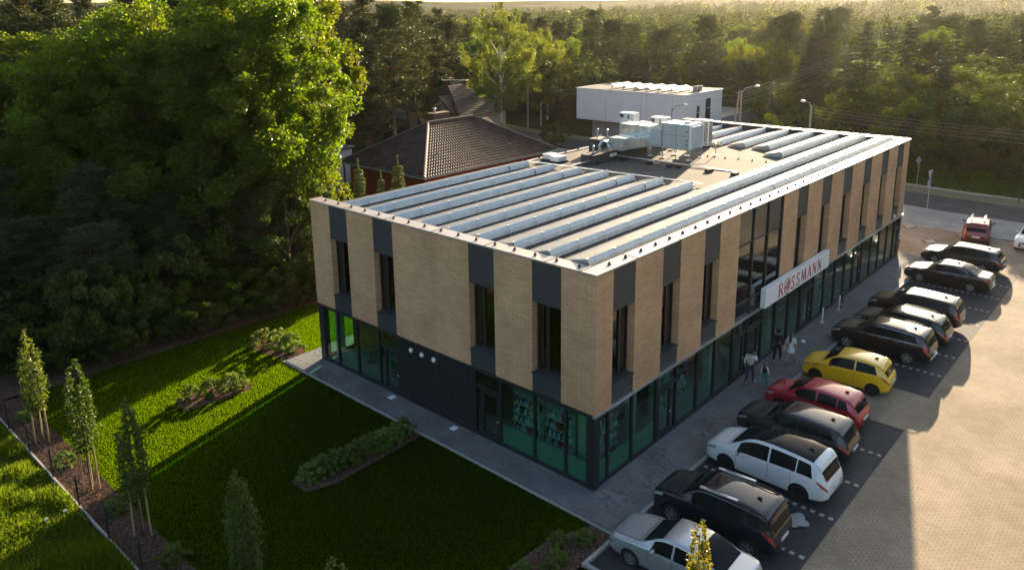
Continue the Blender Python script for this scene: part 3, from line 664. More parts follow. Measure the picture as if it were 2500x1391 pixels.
# ------------------------------------------------------------------ solar rows on the roof
ZD = 7.60
def rp(x, y):
    """roof position and size factor on the sloping deck"""
    k = 8.339/(9.2-0.0255*(y+14.16))
    return (CAM.x+(x-CAM.x)*k, CAM.y+(y-CAM.y)*k, CAM.z+(ZD-CAM.z)*k), k
def mod_meshes():
    out = {}
    ln = 1.70
    # local: x along the row, y=0 at the high edge (towards -y), slope falls towards +y
    a = Vector((0, 0.0, 0.35)); b = Vector((0, 1.08, 0.09)); t = 0.035
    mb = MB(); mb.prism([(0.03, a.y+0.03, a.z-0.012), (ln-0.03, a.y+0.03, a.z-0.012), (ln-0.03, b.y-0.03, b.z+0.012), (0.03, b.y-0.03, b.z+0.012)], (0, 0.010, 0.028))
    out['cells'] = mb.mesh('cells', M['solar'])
    mb = MB()
    mb.prism([(0, a.y, a.z-0.04), (ln-0.015, a.y, a.z-0.04), (ln-0.015, b.y, b.z-0.04), (0, b.y, b.z-0.04)], (0, 0.008, 0.026))
    for (x0, x1) in ((0, 0.03), (ln-0.045, ln-0.015)):
        mb.prism([(x0, a.y, a.z-0.014), (x1, a.y, a.z-0.014), (x1, b.y, b.z-0.014), (x0, b.y, b.z-0.014)], (0, 0.012, 0.036))
    mb.prism([(0.03, a.y, a.z-0.014), (ln-0.045, a.y, a.z-0.014), (ln-0.045, a.y+0.03, a.z-0.0235), (0.03, a.y+0.03, a.z-0.0235)], (0, 0.012, 0.036))
    mb.prism([(0.03, b.y-0.03, b.z-0.0045), (ln-0.045, b.y-0.03, b.z-0.0045), (ln-0.045, b.y, b.z-0.014), (0.03, b.y, b.z-0.014)], (0, 0.012, 0.036))
    out['module'] = mb.mesh('module', M['alu'])
    # folded galvanised wind plate on the high side: upper face leaning back, lower face steeper, small lip
    mb = MB()
    prof = [(-0.005, 0.347), (-0.075, 0.215), (-0.09, 0.208), (-0.093, 0.193), (-0.125, 0.07), (-0.155, 0.06)]
    for i in range(len(prof)-1):
        (y0, z0), (y1, z1) = prof[i], prof[i+1]
        mb.prism([(0.004, y0, z0), (ln-0.006, y0, z0), (ln-0.006, y1, z1), (0.004, y1, z1)], (0, 0.004, -0.002))
    out['wind_plate'] = mb.mesh('wind_plate', M['galv'])
    mb = MB(); mb.box(-0.03, -0.19, 0.0, 0.03, 1.10, 0.04); mb.box(-0.02, -0.02, 0.04, 0.02, 0.03, 0.33); mb.box(-0.05, -0.05, 0.32, 0.05, 0.03, 0.375)
    out['bracket'] = mb.mesh('bracket', M['alu'])
    mb = MB(); mb.prism([(0, 0.02, 0.32), (0, -0.12, 0.06), (0, 1.05, 0.08)], (0.006, 0, 0))
    out['end_plate'] = mb.mesh('end_plate', M['galv'])
    mb = MB()
    for x in (0.3, 1.2): mb.box(x, 0.25, 0.0, x+0.2, 0.7, 0.06)
    out['ballast'] = mb.mesh('ballast', M['rubber'])
    return out, ln
MODS, MLN = mod_meshes()
def solar_row(x0, x1, y, label, group, gap=None):
    t = thing('solar_panel_row', label, 'solar panels', (x0, y, zdeck(y)-.016), 0, group)
    n = max(1, round((x1-x0)/MLN)); sc_ = (x1-x0)/(n*MLN)
    for i in range(n):
        xo = i*MLN*sc_
        o = inst('module', MODS['module'], t, (xo, 0, 0)); o.scale = (sc_, 1, 1)
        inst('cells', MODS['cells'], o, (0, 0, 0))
        p = inst('wind_plate', MODS['wind_plate'], t, (xo, 0, 0)); p.scale = (sc_*(0.965 if (gap is not None and i == gap) else 1), 1, 1)
        inst('ballast_block', MODS['ballast'], t, (xo, 0, 0))
    for i in range(n+1): inst('bracket', MODS['bracket'], t, (i*MLN*sc_+(0.03 if i == 0 else -0.03 if i == n else 0), 0, 0))
    inst('end_plate', MODS['end_plate'], t, (-0.004, 0, 0)); inst('end_plate', MODS['end_plate'], t, (x1-x0, 0, 0))
ords = ['at the left roof edge', 'second from the left roof edge', 'third from the left roof edge', 'the middle one of seven', 'third from the full length rows',
        'second from the full length rows', 'next to the full length rows']
for i, (y, x1) in enumerate(((15.5, 14.45), (13.55, 14.45), (11.59, 14.5), (9.77, 14.5), (8.02, 14.45), (6.27, 14.45), (4.45, 14.4))):
    solar_row(0.80, x1, y, 'solar panel row of the front bank, '+ords[i], 'solar rows of the front bank', n_ if (n_ := [6, 6, 6, None, 6, 6, 7][i]) else None)
solar_row(0.75, 34.6, 2.67, 'full length row of solar panels, inner one of the two', 'full length solar rows', 12)
solar_row(0.72, 34.6, 0.95, 'full length row of solar panels along the coping above the sign', 'full length solar rows', 8)
for i, (y, x0, x1) in enumerate(((4.42, 25.0, 34.4), (6.15, 27.1, 34.4), (7.90, 27.3, 34.4), (9.65, 27.4, 34.4), (11.5, 29.9, 34.4), (13.1, 31.5, 34.4))):
    solar_row(x0, x1, y, 'short solar row at the back, '+['nearest the full length rows', 'second from the full length rows', 'third from the full length rows', 'starting beside the grille fronted unit', 'second from the far end', 'farthest one'][i], 'solar rows of the back bank')

# ------------------------------------------------------------------ roof plant
def stand(mb, x, y, ztop):
    mb.cyl((x, y, ZD+0.03), (x, y, ztop), 0.035, 8)
t = thing('air_handling_unit', 'big grey ventilation unit with white louvres on stilts in mid roof', 'ventilation unit', (22.4, 9.1, ZD))
mb = MB(); mb.box(0, 0.16, 0.72, 1.55, 2.05, 2.2); mb.box(0, 2.05, 0.72, 1.45, 2.85, 1.75)
mb.build('casing', M['paintgrey'], t, bevel=0.015)
mb = MB()
for yy in (1.0, 1.95): mb.box(-0.012, yy, 0.74, 0.0, yy+0.02, 2.18)
mb.box(-0.012, 0.18, 1.5, 0.0, 2.04, 1.515); mb.box(-0.014, 2.05, 0.74, 0.0, 2.07, 1.74)
for z in (0.95, 1.2, 1.75): mb.box(-0.03, 0.22, z, 0.0, 0.30, z+0.09)
mb.build('panel_joint', M['seam'], t)
mb = MB(); mb.box(-0.03, 0.13, 2.2, 1.58, 2.08, 2.235)
for yy in (0.5, 0.9, 1.3, 1.7): mb.box(-0.03, yy, 2.235, 1.58, yy+0.03, 2.26)
mb.box(0.5, 0.5, 2.235, 0.9, 0.75, 2.36)
mb.build('lid', M['louvre'], t)
mb = MB(); mb.box(0.0, 0.13, 0.70, 1.55, 0.16, 2.2); mb.build('louvre_frame', M['acdark'], t)
mb = MB()
for i in range(11):
    z = 0.76+i*0.13; mb.prism([(0.06, 0.13, z+0.11), (1.52, 0.13, z+0.11), (1.52, -0.05, z), (0.06, -0.05, z)], (0, 0.004, 0.02))
mb.box(0.0, -0.06, 0.72, 0.06, 0.13, 2.2); mb.box(1.52, -0.06, 0.72, 1.56, 0.13, 2.2)
mb.build('louvre', M['louvre'], t)
mb = MB(); mb.box(0, 0.0, 0.62, 0.08, 2.9, 0.70); mb.box(1.45, 0.0, 0.62, 1.53, 2.9, 0.70)
for yy in (0.0, 1.4, 2.8): mb.box(0.08, yy, 0.63, 1.45, yy+0.07, 0.69)
mb.build('base_frame', M['galv'], t)
for xx in (0.04, 1.49):
    for yy in (0.04, 1.0, 1.95, 2.85):
        mb = MB(); mb.cyl((xx, yy, 0.03), (xx, yy, 0.62), 0.03, 8); mb.lathe([(0.19, 0.0), (0.19, 0.03), (0.05, 0.05)], (xx, yy, 0), 14); mb.build('leg', M['galv'], t)
# ducts
t = thing('air_duct', 'shiny upper sheet metal duct joined to the grey ventilation unit', 'duct', (22.45, 11.2, ZD))
mb = MB()
mb.prism([(0, 0, 1.30), (0, 0, 2.20), (0, 0.75, 1.92), (0, 0.75, 1.30)], (1.3, 0, 0))
mb.box(0.0, 0.75, 1.25, 1.2, 3.1, 1.90)
mb.build('duct_body', M['galv2'], t, bevel=0.01)
for yy in (0.74, 1.9, 3.08):
    mb = MB(); mb.box(-0.03, yy, 1.22, 1.24, yy+0.05, 1.94); mb.build('flange', M['galv'], t)
t = thing('air_duct', 'shiny lower sheet metal duct sloping from the ventilation unit to the dark roof upstand', 'duct', (20.0, 11.9, ZD))
mb = MB()
mb.box(0.0, 0.55, 0.62, 2.35, 1.6, 1.36)
mb.prism([(0.0, 0.58, 0.62), (2.3, 0.0, 0.66), (2.3, 0.58, 0.66)], (0, 0, 0.04))
mb.prism([(0.6, 0.55, 0.70), (2.35, -0.35, 0.70), (2.35, 0.55, 0.70)], (0, 0, 0.60))
mb.build('duct_body', M['galv2'], t, bevel=0.01)
for xx in (0.0, 0.85, 1.6):
    mb = MB(); mb.box(xx-0.02, 0.52, 0.60, xx+0.03, 1.63, 1.39); mb.build('flange', M['galv'], t)
# dark felt covered upstands
def upstand(x0, y0, x1, y1, h, label, mat='felt_dark', pipes=(), lampbox=False):
    t = thing('roof_upstand', label, 'roof upstand', (x0, y0, ZD), 0, 'felt covered roof upstands')
    mb = MB(); mb.box(0, 0, 0, x1-x0, y1-y0, h); mb.build('body', M['felt_dark'], t, bevel=0.02)
    mb = MB(); mb.box(0.01, 0.01, h, x1-x0-0.01, y1-y0-0.01, h+0.02); mb.build('cap', M['felt_tan'] if mat == 'tan' else M['felt'], t)
    for (px, py, ph) in pipes:
        mb = MB(); mb.cyl((px, py, h), (px, py, h+ph), 0.055, 10); mb.lathe([(0.085, 0), (0.085, 0.05), (0.03, 0.10)], (px, py, h+ph), 12); mb.build('vent_pipe', M['galv'], t)
    if lampbox:
        for yy in (0.25, 0.75): pass
    return t
t = upstand(17.7, 13.05, 20.4, 14.0, 0.54, 'long low dark roof upstand with bundled silver hoses', pipes=[(0.75, 0.55, 0.42)])
for xx in (1.75, 2.15):
    mb = MB(); mb.box(xx, -0.06, 0.24, xx+0.3, 0.0, 0.44); mb.build('junction_box', M['acwhite'], t, bevel=0.02)
upstand(21.1, 14.6, 22.3, 15.9, 0.9, 'taller dark roof upstand with tan top and two vent pipes', 'tan', [(0.55, 1.0, 0.55), (0.75, 0.35, 0.55)])
upstand(20.45, 12.75, 23.3, 14.2, 0.55, 'wide dark roof upstand under the shiny lower duct')
t = thing('insulated_hoses', 'bundle of curved silver insulated hoses leaving the low dark upstand', 'hose', (18.9, 13.5, ZD+0.56))
for k2 in range(3):
    pts = [(k2*0.17, k2*0.06, 0)]
    for i in range(9):
        a = math.pi*i/8; pts.append((k2*0.17+0.30-0.30*math.cos(a), k2*0.06-0.03*i, 0.38+0.28*math.sin(a)))
    pts.append((k2*0.17+0.66, k2*0.06-0.3, 0.25))
    mb = MB(); mb.tube(pts, 0.065, 8); mb.build('hose', M['galv2'], t, smooth=True)
mb = MB(); mb.cyl((0.5, 0.25, 0), (0.5, 0.25, 0.5), 0.09, 12); mb.lathe([(0.16, 0), (0.16, 0.08), (0.05, 0.14)], (0.5, 0.25, 0.5), 14); mb.build('cowl', M['rubber'], t)
# roof hatches
def hatch(x, y, label, base=True):
    t = thing('roof_hatch', label, 'roof hatch', (x, y, ZD), 0, 'pale roof hatches at the left eave')
    mb = MB(); mb.box(-0.5, -0.4, 0, 0.5, 0.4, 0.12); mb.build('base', M['rubber'], t)
    mb = MB(); mb.box(-0.42, -0.32, 0.12, 0.42, 0.32, 0.42); mb.build('box', M['louvre'], t, bevel=0.02)
hatch(17.0, 15.2, 'pale sheet metal roof hatch nearer the silver rail'); hatch(17.3, 16.1, 'pale sheet metal roof hatch right at the left eave')
mb = MB(); mb.cyl((16.8, 15.75, ZD+0.30), (17.3, 15.75, ZD+0.28), 0.16, 14)
tag(mb.build('roof_pipe', M['louvre'], smooth=True), 'short white pipe lying between the two pale roof hatches', 'pipe')
# silver conduits and rubber blocks
def conduit(pts, label, n):
    t = thing('roof_conduit', label, 'conduit', pts[0], 0, 'silver conduits on the roof')
    o = Vector(pts[0]); q = [Vector(p)-o for p in pts]
    mb = MB()
    for i in range(len(q)-1):
        a, b = q[i], q[i+1]; d = (b-a).normalized(); s = d.cross(Vector((0, 0, 1)))*0.05
        mb.prism([a-s, b-s, b+s, a+s], (0, 0, 0.05))
    mb.build('channel', M['alu'], t)
conduit([(15.0, 16.0, 7.86), (15.0, 4.2, 8.12)], 'silver conduit across the rear ends of the front solar rows', 4)
conduit([(15.8, 13.29, 7.80), (20.28, 13.29, 7.80)], 'short silver conduit running beside the low dark upstand', 3)
conduit([(20.28, 13.29, 7.80), (20.15, 4.95, 7.80), (19.85, 4.4, 7.72)], 'long silver conduit crossing the open roof from the upstand to the full length rows', 4)
for i, (x, y) in enumerate(((20.02, 12.4), (19.97, 10.5), (19.99, 9.05), (20.15, 8.55), (20.2, 6.6), (20.18, 5.0), (18.2, 13.1))):
    mb = MB(); mb.box(-0.22, -0.16, 0, 0.22, 0.16, 0.17)
    o = mb.build('rubber_block', M['rubber'], bevel=0.015); o.location = (x, y, ZD+0.001); o.rotation_euler = (0, 0, 0.1*((i*37) % 7-3))
    tag(o, 'black rubber block carrying a silver roof conduit', 'rubber block', 'rubber blocks under the roof conduits')
for (x, y) in ((24.45, 8.95), (24.53, 8.5), (24.62, 7.82), (24.75, 7.0), (24.86, 6.13), (25.0, 5.3)):
    o = inst('conductor_holder', clip, None, (x, y, ZD), 0.3); tag(o, 'small black conductor holder in the line across the sunny open roof', 'conductor holder', 'conductor holders across the open roof')
t = thing('pipe_support', 'thin bent silver pipe on a post beside the grille fronted outdoor unit', 'pipe', (25.2, 8.8, ZD))
mb = MB(); mb.tube([(0, 0, 0), (0, 0, 0.75), (-0.1, 0.05, 0.8), (-0.9, 1.0, 0.84)], 0.03, 8); mb.build('pipe', M['alu'], t)
mb = MB(); mb.lathe([(0.18, 0), (0.18, 0.03)], n=14); mb.build('foot', M['alu'], t)
# outdoor units
t = thing('outdoor_unit', 'tall white outdoor unit with big wire grille beside the back solar rows', 'outdoor unit', (27.3, 10.45, ZD+0.12))
mb = MB(); mb.box(0, 0, 0, 0.55, 1.1, 1.75); mb.build('casing', M['acwhite'], t, bevel=0.02)
mb = MB(); mb.box(-0.012, 0.07, 0.06, 0.0, 1.03, 1.62); mb.box(0.08, -0.012, 0.06, 0.5, 0.0, 1.62); mb.build('grille_back', M['acdark'], t)
mb = MB()
for i in range(12): z = 0.10+i*0.128; mb.box(-0.022, 0.07, z, -0.012, 1.03, z+0.018); mb.box(0.08, -0.022, z, 0.5, -0.012, z+0.018)
for i in range(9): y = 0.12+i*0.107; mb.box(-0.02, y, 0.06, -0.014, y+0.014, 1.62)
for i in range(4): x = 0.15+i*0.1; mb.box(x, -0.02, 0.06, x+0.014, -0.014, 1.62)
mb.build('grille', M['acwhite'], t)
mb = MB(); mb.box(0.05, 0.05, -0.115, 0.15, 1.05, 0); mb.box(0.4, 0.05, -0.115, 0.5, 1.05, 0); mb.build('foot', M['rubber'], t)
def chiller(x, y, label, h=2.05):
    t = thing('heat_pump', label, 'heat pump', (x, y, ZD+0.1), 0, 'white heat pumps at the left eave')
    mb = MB(); mb.box(0, 0, 0, 0.7, 1.15, h); mb.build('casing', M['acwhite'], t, bevel=0.015)
    mb = MB(); mb.box(-0.01, 0.0, h, 0.71, 1.16, h+0.05); mb.build('lid', M['signwhite'], t)
    mb = MB(); mb.prism([(-0.012, 1.14, h-0.06), (-0.012, 0.82, h-0.06), (-0.012, 0.86, h-0.34), (-0.012, 1.14, h-0.22)], (0.012, 0, 0))
    mb.prism([(-0.012, 0.66, h-0.50), (-0.012, 0.34, h-0.62), (-0.012, 0.34, h-0.72), (-0.012, 0.66, h-0.60)], (0.012, 0, 0))
    mb.prism([(-0.012, 0.66, h-0.70), (-0.012, 0.34, h-0.82), (-0.012, 0.34, h-0.92), (-0.012, 0.66, h-0.80)], (0.012, 0, 0)); mb.build('vent', M['acdark'], t)
    mb = MB(); mb.box(-0.014, 0.36, h-0.34, 0.0, 0.50, h-0.08); mb.cur = 1; mb.box(-0.018, 0.385, h-0.22, -0.014, 0.475, h-0.19); mb.build('badge', [M['blue'], M['signwhite']], t)
    mb = MB(); mb.box(0.05, 0.05, -0.098, 0.65, 1.1, 0); mb.build('foot', M['rubber'], t)
chiller(25.2, 15.1, 'white heat pump with dark slits and blue badge, left one behind the ducts')
chiller(25.2, 12.55, 'white heat pump with dark slits and blue badge, right one behind the ducts', 1.95)
t = thing('condenser_unit', 'small white condenser with round fan between the two heat pumps', 'condenser', (25.5, 13.85, ZD+0.1))
mb = MB(); mb.box(0, 0, 0, 0.4, 1.05, 1.55); mb.build('casing', M['acwhite'], t, bevel=0.02)
mb = MB(); mb.cyl((-0.02, 0.65, 1.12), (0.0, 0.65, 1.12), 0.32, 24); mb.build('fan_guard', M['paintgrey'], t)
mb = MB()
for i in range(3): mb.box(-0.014, 0.08, 1.05+i*0.13, 0.0, 0.24, 1.12+i*0.13)
mb.build('vent', M['acdark'], t)
mb = MB(); mb.box(0.05, 0.05, -0.098, 0.35, 1.0, 0); mb.build('foot', M['rubber'], t)
# lightning rods
for (x, y, h, lb) in ((23.0, 15.9, 3.6, 'thin lightning rod beside the taller dark upstand'), (24.9, 13.9, 4.2, 'thin lightning rod between the two heat pumps'), (24.9, 11.9, 4.4, 'thin lightning rod at the back of the grey ventilation unit'), (24.85, 14.3, 4.2, 'thin lightning rod just left of the condenser')):
    t = thing('lightning_rod', lb, 'lightning rod', (x, y, ZD), 0, 'lightning rods among the roof plant')
    mb = MB(); mb.tube([(0, 0, 0.1), (0, 0, h)], 0.014, 6, True, 0.006); mb.build('rod', M['seam'], t)
    mb = MB(); mb.lathe([(0.16, 0), (0.16, 0.1)], n=12); mb.build('base', M['kerb'], t)

# seat the roof plant on the sloping deck
for o in list(COL.objects):
    if o.parent is None and o.get('category') in ('ventilation unit', 'duct', 'roof upstand', 'hose', 'roof hatch', 'conduit', 'rubber block', 'conductor holder', 'outdoor unit', 'heat pump', 'condenser', 'lightning rod') or o.name.startswith(('roof_pipe', 'pipe_support')):
        if o.parent is not None or (o.get('category') == 'conduit' and o.location.x < 15.2): continue
        k_ = 8.339/(9.2-0.0255*(o.location.y+14.16)) if o.location.y > 0.5 else 8.339/(9.2-0.0255*(15.75+14.16))
        o.location = CAM+(o.location-CAM)*k_; o.scale = (k_, k_, k_)

# ------------------------------------------------------------------ cars
def paint(name, c, metal=0.0, rough=0.35, coat=1.0):
    return pmat('paint_'+name, c, rough, metal, 0.04, 0.8, 0, 40, 0.15 if max(c) < .1 else .4, coat)
M['p_silver'] = paint('silver', (0.50, 0.53, 0.54), 0.65, 0.36)
M['p_black'] = paint('black', (0.010, 0.011, 0.013), 0.0, 0.3)
M['p_darkgrey'] = paint('dark_grey', (0.022, 0.024, 0.028), 0.3, 0.3)
M['p_navy'] = paint('blue_black', (0.012, 0.014, 0.020), 0.2, 0.3)
M['p_brown'] = paint('dark_brown', (0.02, 0.016, 0.015), 0.2, 0.3)
M['p_white'] = paint('white', (0.72, 0.73, 0.72), 0.0, 0.35)
M['p_red'] = paint('red', (0.42, 0.008, 0.025), 0.1, 0.32)
M['p_maroon'] = paint('maroon', (0.17, 0.028, 0.025), 0.3, 0.32)
M['p_yellow'] = paint('yellow', (0.82, 0.49, 0.008), 0.0, 0.35)
M['carglass'] = pmat('tinted_car_glass', (0.010, 0.014, 0.015), 0.03, 0.0, 0.2, 1.5, 0, 40, 0.08, 0.0)
M['tyre'] = pmat('tyre_rubber', (0.016, 0.016, 0.017), 0.85, 0, 0.15, 12)
M['rim'] = pmat('alloy_rim', (0.38, 0.38, 0.40), 0.35, 0.7, 0.08, 6)
M['darkrim'] = pmat('dark_rim', (0.04, 0.04, 0.042), 0.4, 0.4, 0.08, 6)
M['plastic'] = pmat('black_plastic', (0.018, 0.018, 0.019), 0.6, 0, 0.1, 6)
M['chrome'] = pmat('chrome_trim', (0.75, 0.75, 0.76), 0.15, 1.0, 0.03, 3)
M['headlamp'] = pmat('headlamp_lens', (0.42, 0.45, 0.46), 0.06, 0.3, 0.3, 14, spec=0.9, coat=1.0)
M['taillamp'] = pmat('tail_lamp_lens', (0.38, 0.012, 0.010), 0.12, 0.0, 0.25, 14, spec=0.8, coat=1.0)
M['plate'] = pmat('number_plate', (0.68, 0.68, 0.66), 0.5, 0, 0.04, 4)
M['decalbrown'] = pmat('brown_vine_decal', (0.16, 0.07, 0.012), 0.5, 0, 0.1, 4)
M['decalgrey'] = pmat('dark_decal', (0.05, 0.05, 0.06), 0.5)

def pchip(pts):
    x = np.array([p[0] for p in pts], float); y = np.array([p[1] for p in pts], float)
    h = np.diff(x); d = np.diff(y)/h; n = len(x); m = np.zeros(n)
    m[0] = d[0]; m[-1] = d[-1]
    for i in range(1, n-1):
        if d[i-1]*d[i] > 0:
            w1 = 2*h[i]+h[i-1]; w2 = h[i]+2*h[i-1]; m[i] = (w1+w2)/(w1/d[i-1]+w2/d[i])
    def f(s):
        s = min(max(s, x[0]), x[-1]); i = min(int(np.searchsorted(x, s, 'right'))-1, n-2)
        t = (s-x[i])/h[i]; t2 = t*t; t3 = t2*t
        return (2*t3-3*t2+1)*y[i]+(t3-2*t2+t)*h[i]*m[i]+(-2*t3+3*t2)*y[i+1]+(t3-t2)*h[i]*m[i+1]
    return f
TOPS = {
 'hatch': [(0,.40),(.015,.47),(.06,.545),(.15,.61),(.235,.655),(.30,.76),(.40,.935),(.46,.985),(.56,1.0),(.72,.985),(.84,.945),(.885,.905),(.93,.77),(.965,.64),(.985,.57),(1,.46)],
 'mpv':   [(0,.38),(.015,.44),(.06,.52),(.14,.58),(.20,.625),(.27,.74),(.38,.93),(.45,.985),(.56,1.0),(.74,.98),(.86,.94),(.905,.90),(.945,.75),(.972,.60),(.988,.54),(1,.44)],
 'suv':   [(0,.42),(.012,.50),(.05,.585),(.14,.645),(.245,.685),(.30,.77),(.385,.935),(.44,.985),(.54,1.0),(.74,.985),(.88,.955),(.915,.925),(.945,.80),(.972,.66),(.988,.57),(1,.45)],
 'wagon': [(0,.40),(.012,.47),(.05,.545),(.14,.61),(.255,.66),(.31,.76),(.395,.93),(.45,.985),(.55,1.0),(.72,.985),(.85,.95),(.90,.91),(.94,.78),(.97,.65),(.988,.56),(1,.45)],
 'sedan': [(0,.40),(.012,.47),(.05,.55),(.14,.615),(.26,.665),(.32,.77),(.40,.93),(.455,.985),(.53,1.0),(.62,.99),(.70,.945),(.78,.83),(.855,.735),(.92,.72),(.965,.70),(.988,.60),(1,.48)],
}
SHS = {
 'hatch': [(0,.37),(.02,.44),(.08,.515),(.23,.60),(.5,.635),(.85,.665),(.93,.62),(.98,.53),(1,.43)],
 'mpv':   [(0,.35),(.02,.41),(.08,.49),(.20,.575),(.45,.605),(.80,.635),(.92,.60),(.98,.50),(1,.41)],
 'suv':   [(0,.39),(.02,.47),(.08,.565),(.245,.635),(.5,.655),(.88,.685),(.945,.64),(.98,.53),(1,.42)],
 'wagon': [(0,.37),(.02,.44),(.08,.525),(.25,.61),(.5,.64),(.86,.67),(.93,.62),(.98,.52),(1,.42)],
 'sedan': [(0,.37),(.02,.44),(.08,.53),(.26,.615),(.5,.645),(.72,.665),(.86,.685),(.95,.665),(.985,.56),(1,.45)],
}
WIDS = [(0,.66),(.012,.76),(.04,.86),(.09,.935),(.17,.975),(.3,1.0),(.72,1.0),(.86,.975),(.93,.93),(.97,.87),(.988,.80),(1,.70)]
def cr(pts, sub):
    """Catmull-Rom through 2-D points"""
    P = [np.array(p, float) for p in pts]; out = []
    for i in range(len(P)-1):
        p0 = P[max(i-1, 0)]; p1 = P[i]; p2 = P[i+1]; p3 = P[min(i+2, len(P)-1)]
        for k in range(sub):
            t = k/sub
            out.append(0.5*((2*p1)+(-p0+p2)*t+(2*p0-5*p1+4*p2-p3)*t*t+(-p0+3*p1-3*p2+p3)*t**3))
    out.append(P[-1]); return np.array(out)
class Body:
    def __init__(s, typ, Lc, Wc, Hc, clear=0.18, roofw=0.74):
        s.L, s.hw, s.H = Lc, Wc/2, Hc
        s.ft = pchip([(a*Lc, b*Hc) for a, b in TOPS[typ]]); s.fs = pchip([(a*Lc, b*Hc) for a, b in SHS[typ]])
        s.fw = pchip([(a*Lc, b*Wc/2) for a, b in WIDS])
        s.fb = pchip([(0, clear+.10), (.02*Lc, clear+.03), (.1*Lc, clear), (.85*Lc, clear), (.95*Lc, clear+.06), (Lc, clear+.16)])
        s.roofw = roofw; s.hmax = Hc*0.37
    def params(s, t):
        w = s.fw(t); zs = s.fs(t); zt = s.ft(t); h = max(zt-zs, 0.012); zb = s.fb(t)
        k = min(1.0, max(0.0, (h-0.05)/(s.hmax-0.05))); wr = w*0.80+(s.roofw*s.hw-w*0.80)*k if t < s.L*0.9 else w*0.80+(min(s.roofw*s.hw, w*0.84)-w*0.80)*k
        return w, zs, zt, h, zb, wr
    def section(s, t, sub=4):
        w, zs, zt, h, zb, wr = s.params(t); hb = zs-zb
        pts = [(0, zb), (.72*w, zb), (.925*w, zb+.03), (.985*w, zb+.20*hb), (1.0*w, zb+.52*hb), (.992*w, zb+.80*hb), (.955*w, zs)]
        for q in (.34, .68, 1.0): pts.append((.955*w+(wr-.955*w)*q, zs+h*.86*q))
        pts += [(.86*wr, zs+.945*h), (.5*wr, zs+.988*h), (0, zt)]
        return cr(pts, sub)
    def side(s, t, q, off):
        """point on the greenhouse side, q 0..1 belt to roof"""
        w, zs, zt, h, zb, wr = s.params(t)
        return (.955*w+(wr-.955*w)*q+off, s.L/2-t, zs+h*.86*q+off*0.35)
    def flank(s, t, q, off):
        """point on the lower flank, q 0..1 sill to belt"""
        sec = s.section(t); zb, zs = s.params(t)[4], s.params(t)[1]
        i0, i1 = 12, 24
        f = i0+(i1-i0)*q; i = int(min(f, i1-1)); p = sec[i]+(sec[i+1]-sec[i])*(f-i)
        return (p[0]+off, s.L/2-t, p[1])
    def crown(s, t, u, off):
        """point on top surface, u -1..1 across"""
        w, zs, zt, h, zb, wr = s.params(t); a = abs(u)
        e = 0.05; dz = (s.ft(min(s.L, t+e))-s.ft(max(0, t-e)))/(2*e); nl = math.sqrt(1+dz*dz)
        z = zs+h*(1-0.012*(a/.5)**2 if a < .5 else .988-.043*((a-.5)/.36)**1.5)
        return (u*wr, s.L/2-t+off*dz/nl, z+off/nl)
    def patch(s, fn, t0, t1, q0, q1, nt=14, nq=6, off=0.006, mir=False):
        """t0,t1 may be functions of the second coordinate fraction"""
        T0 = t0 if callable(t0) else (lambda f: t0); T1 = t1 if callable(t1) else (lambda f: t1)
        vs = []; fs = []
        for j in range(nq+1):
            f = j/nq; q = q0+(q1-q0)*f
            for i in range(nt+1):
                t = T0(f)+(T1(f)-T0(f))*i/nt; p = fn(t, q, off); vs.append((-p[0], p[1], p[2]) if mir else p)
        for j in range(nq):
            for i in range(nt):
                a = j*(nt+1)+i; F = (a, a+1, a+nt+2, a+nt+1); fs.append(F if mir else F[::-1])
        return vs, fs
def shell(mb, vs, fs): mb.add(vs, fs)

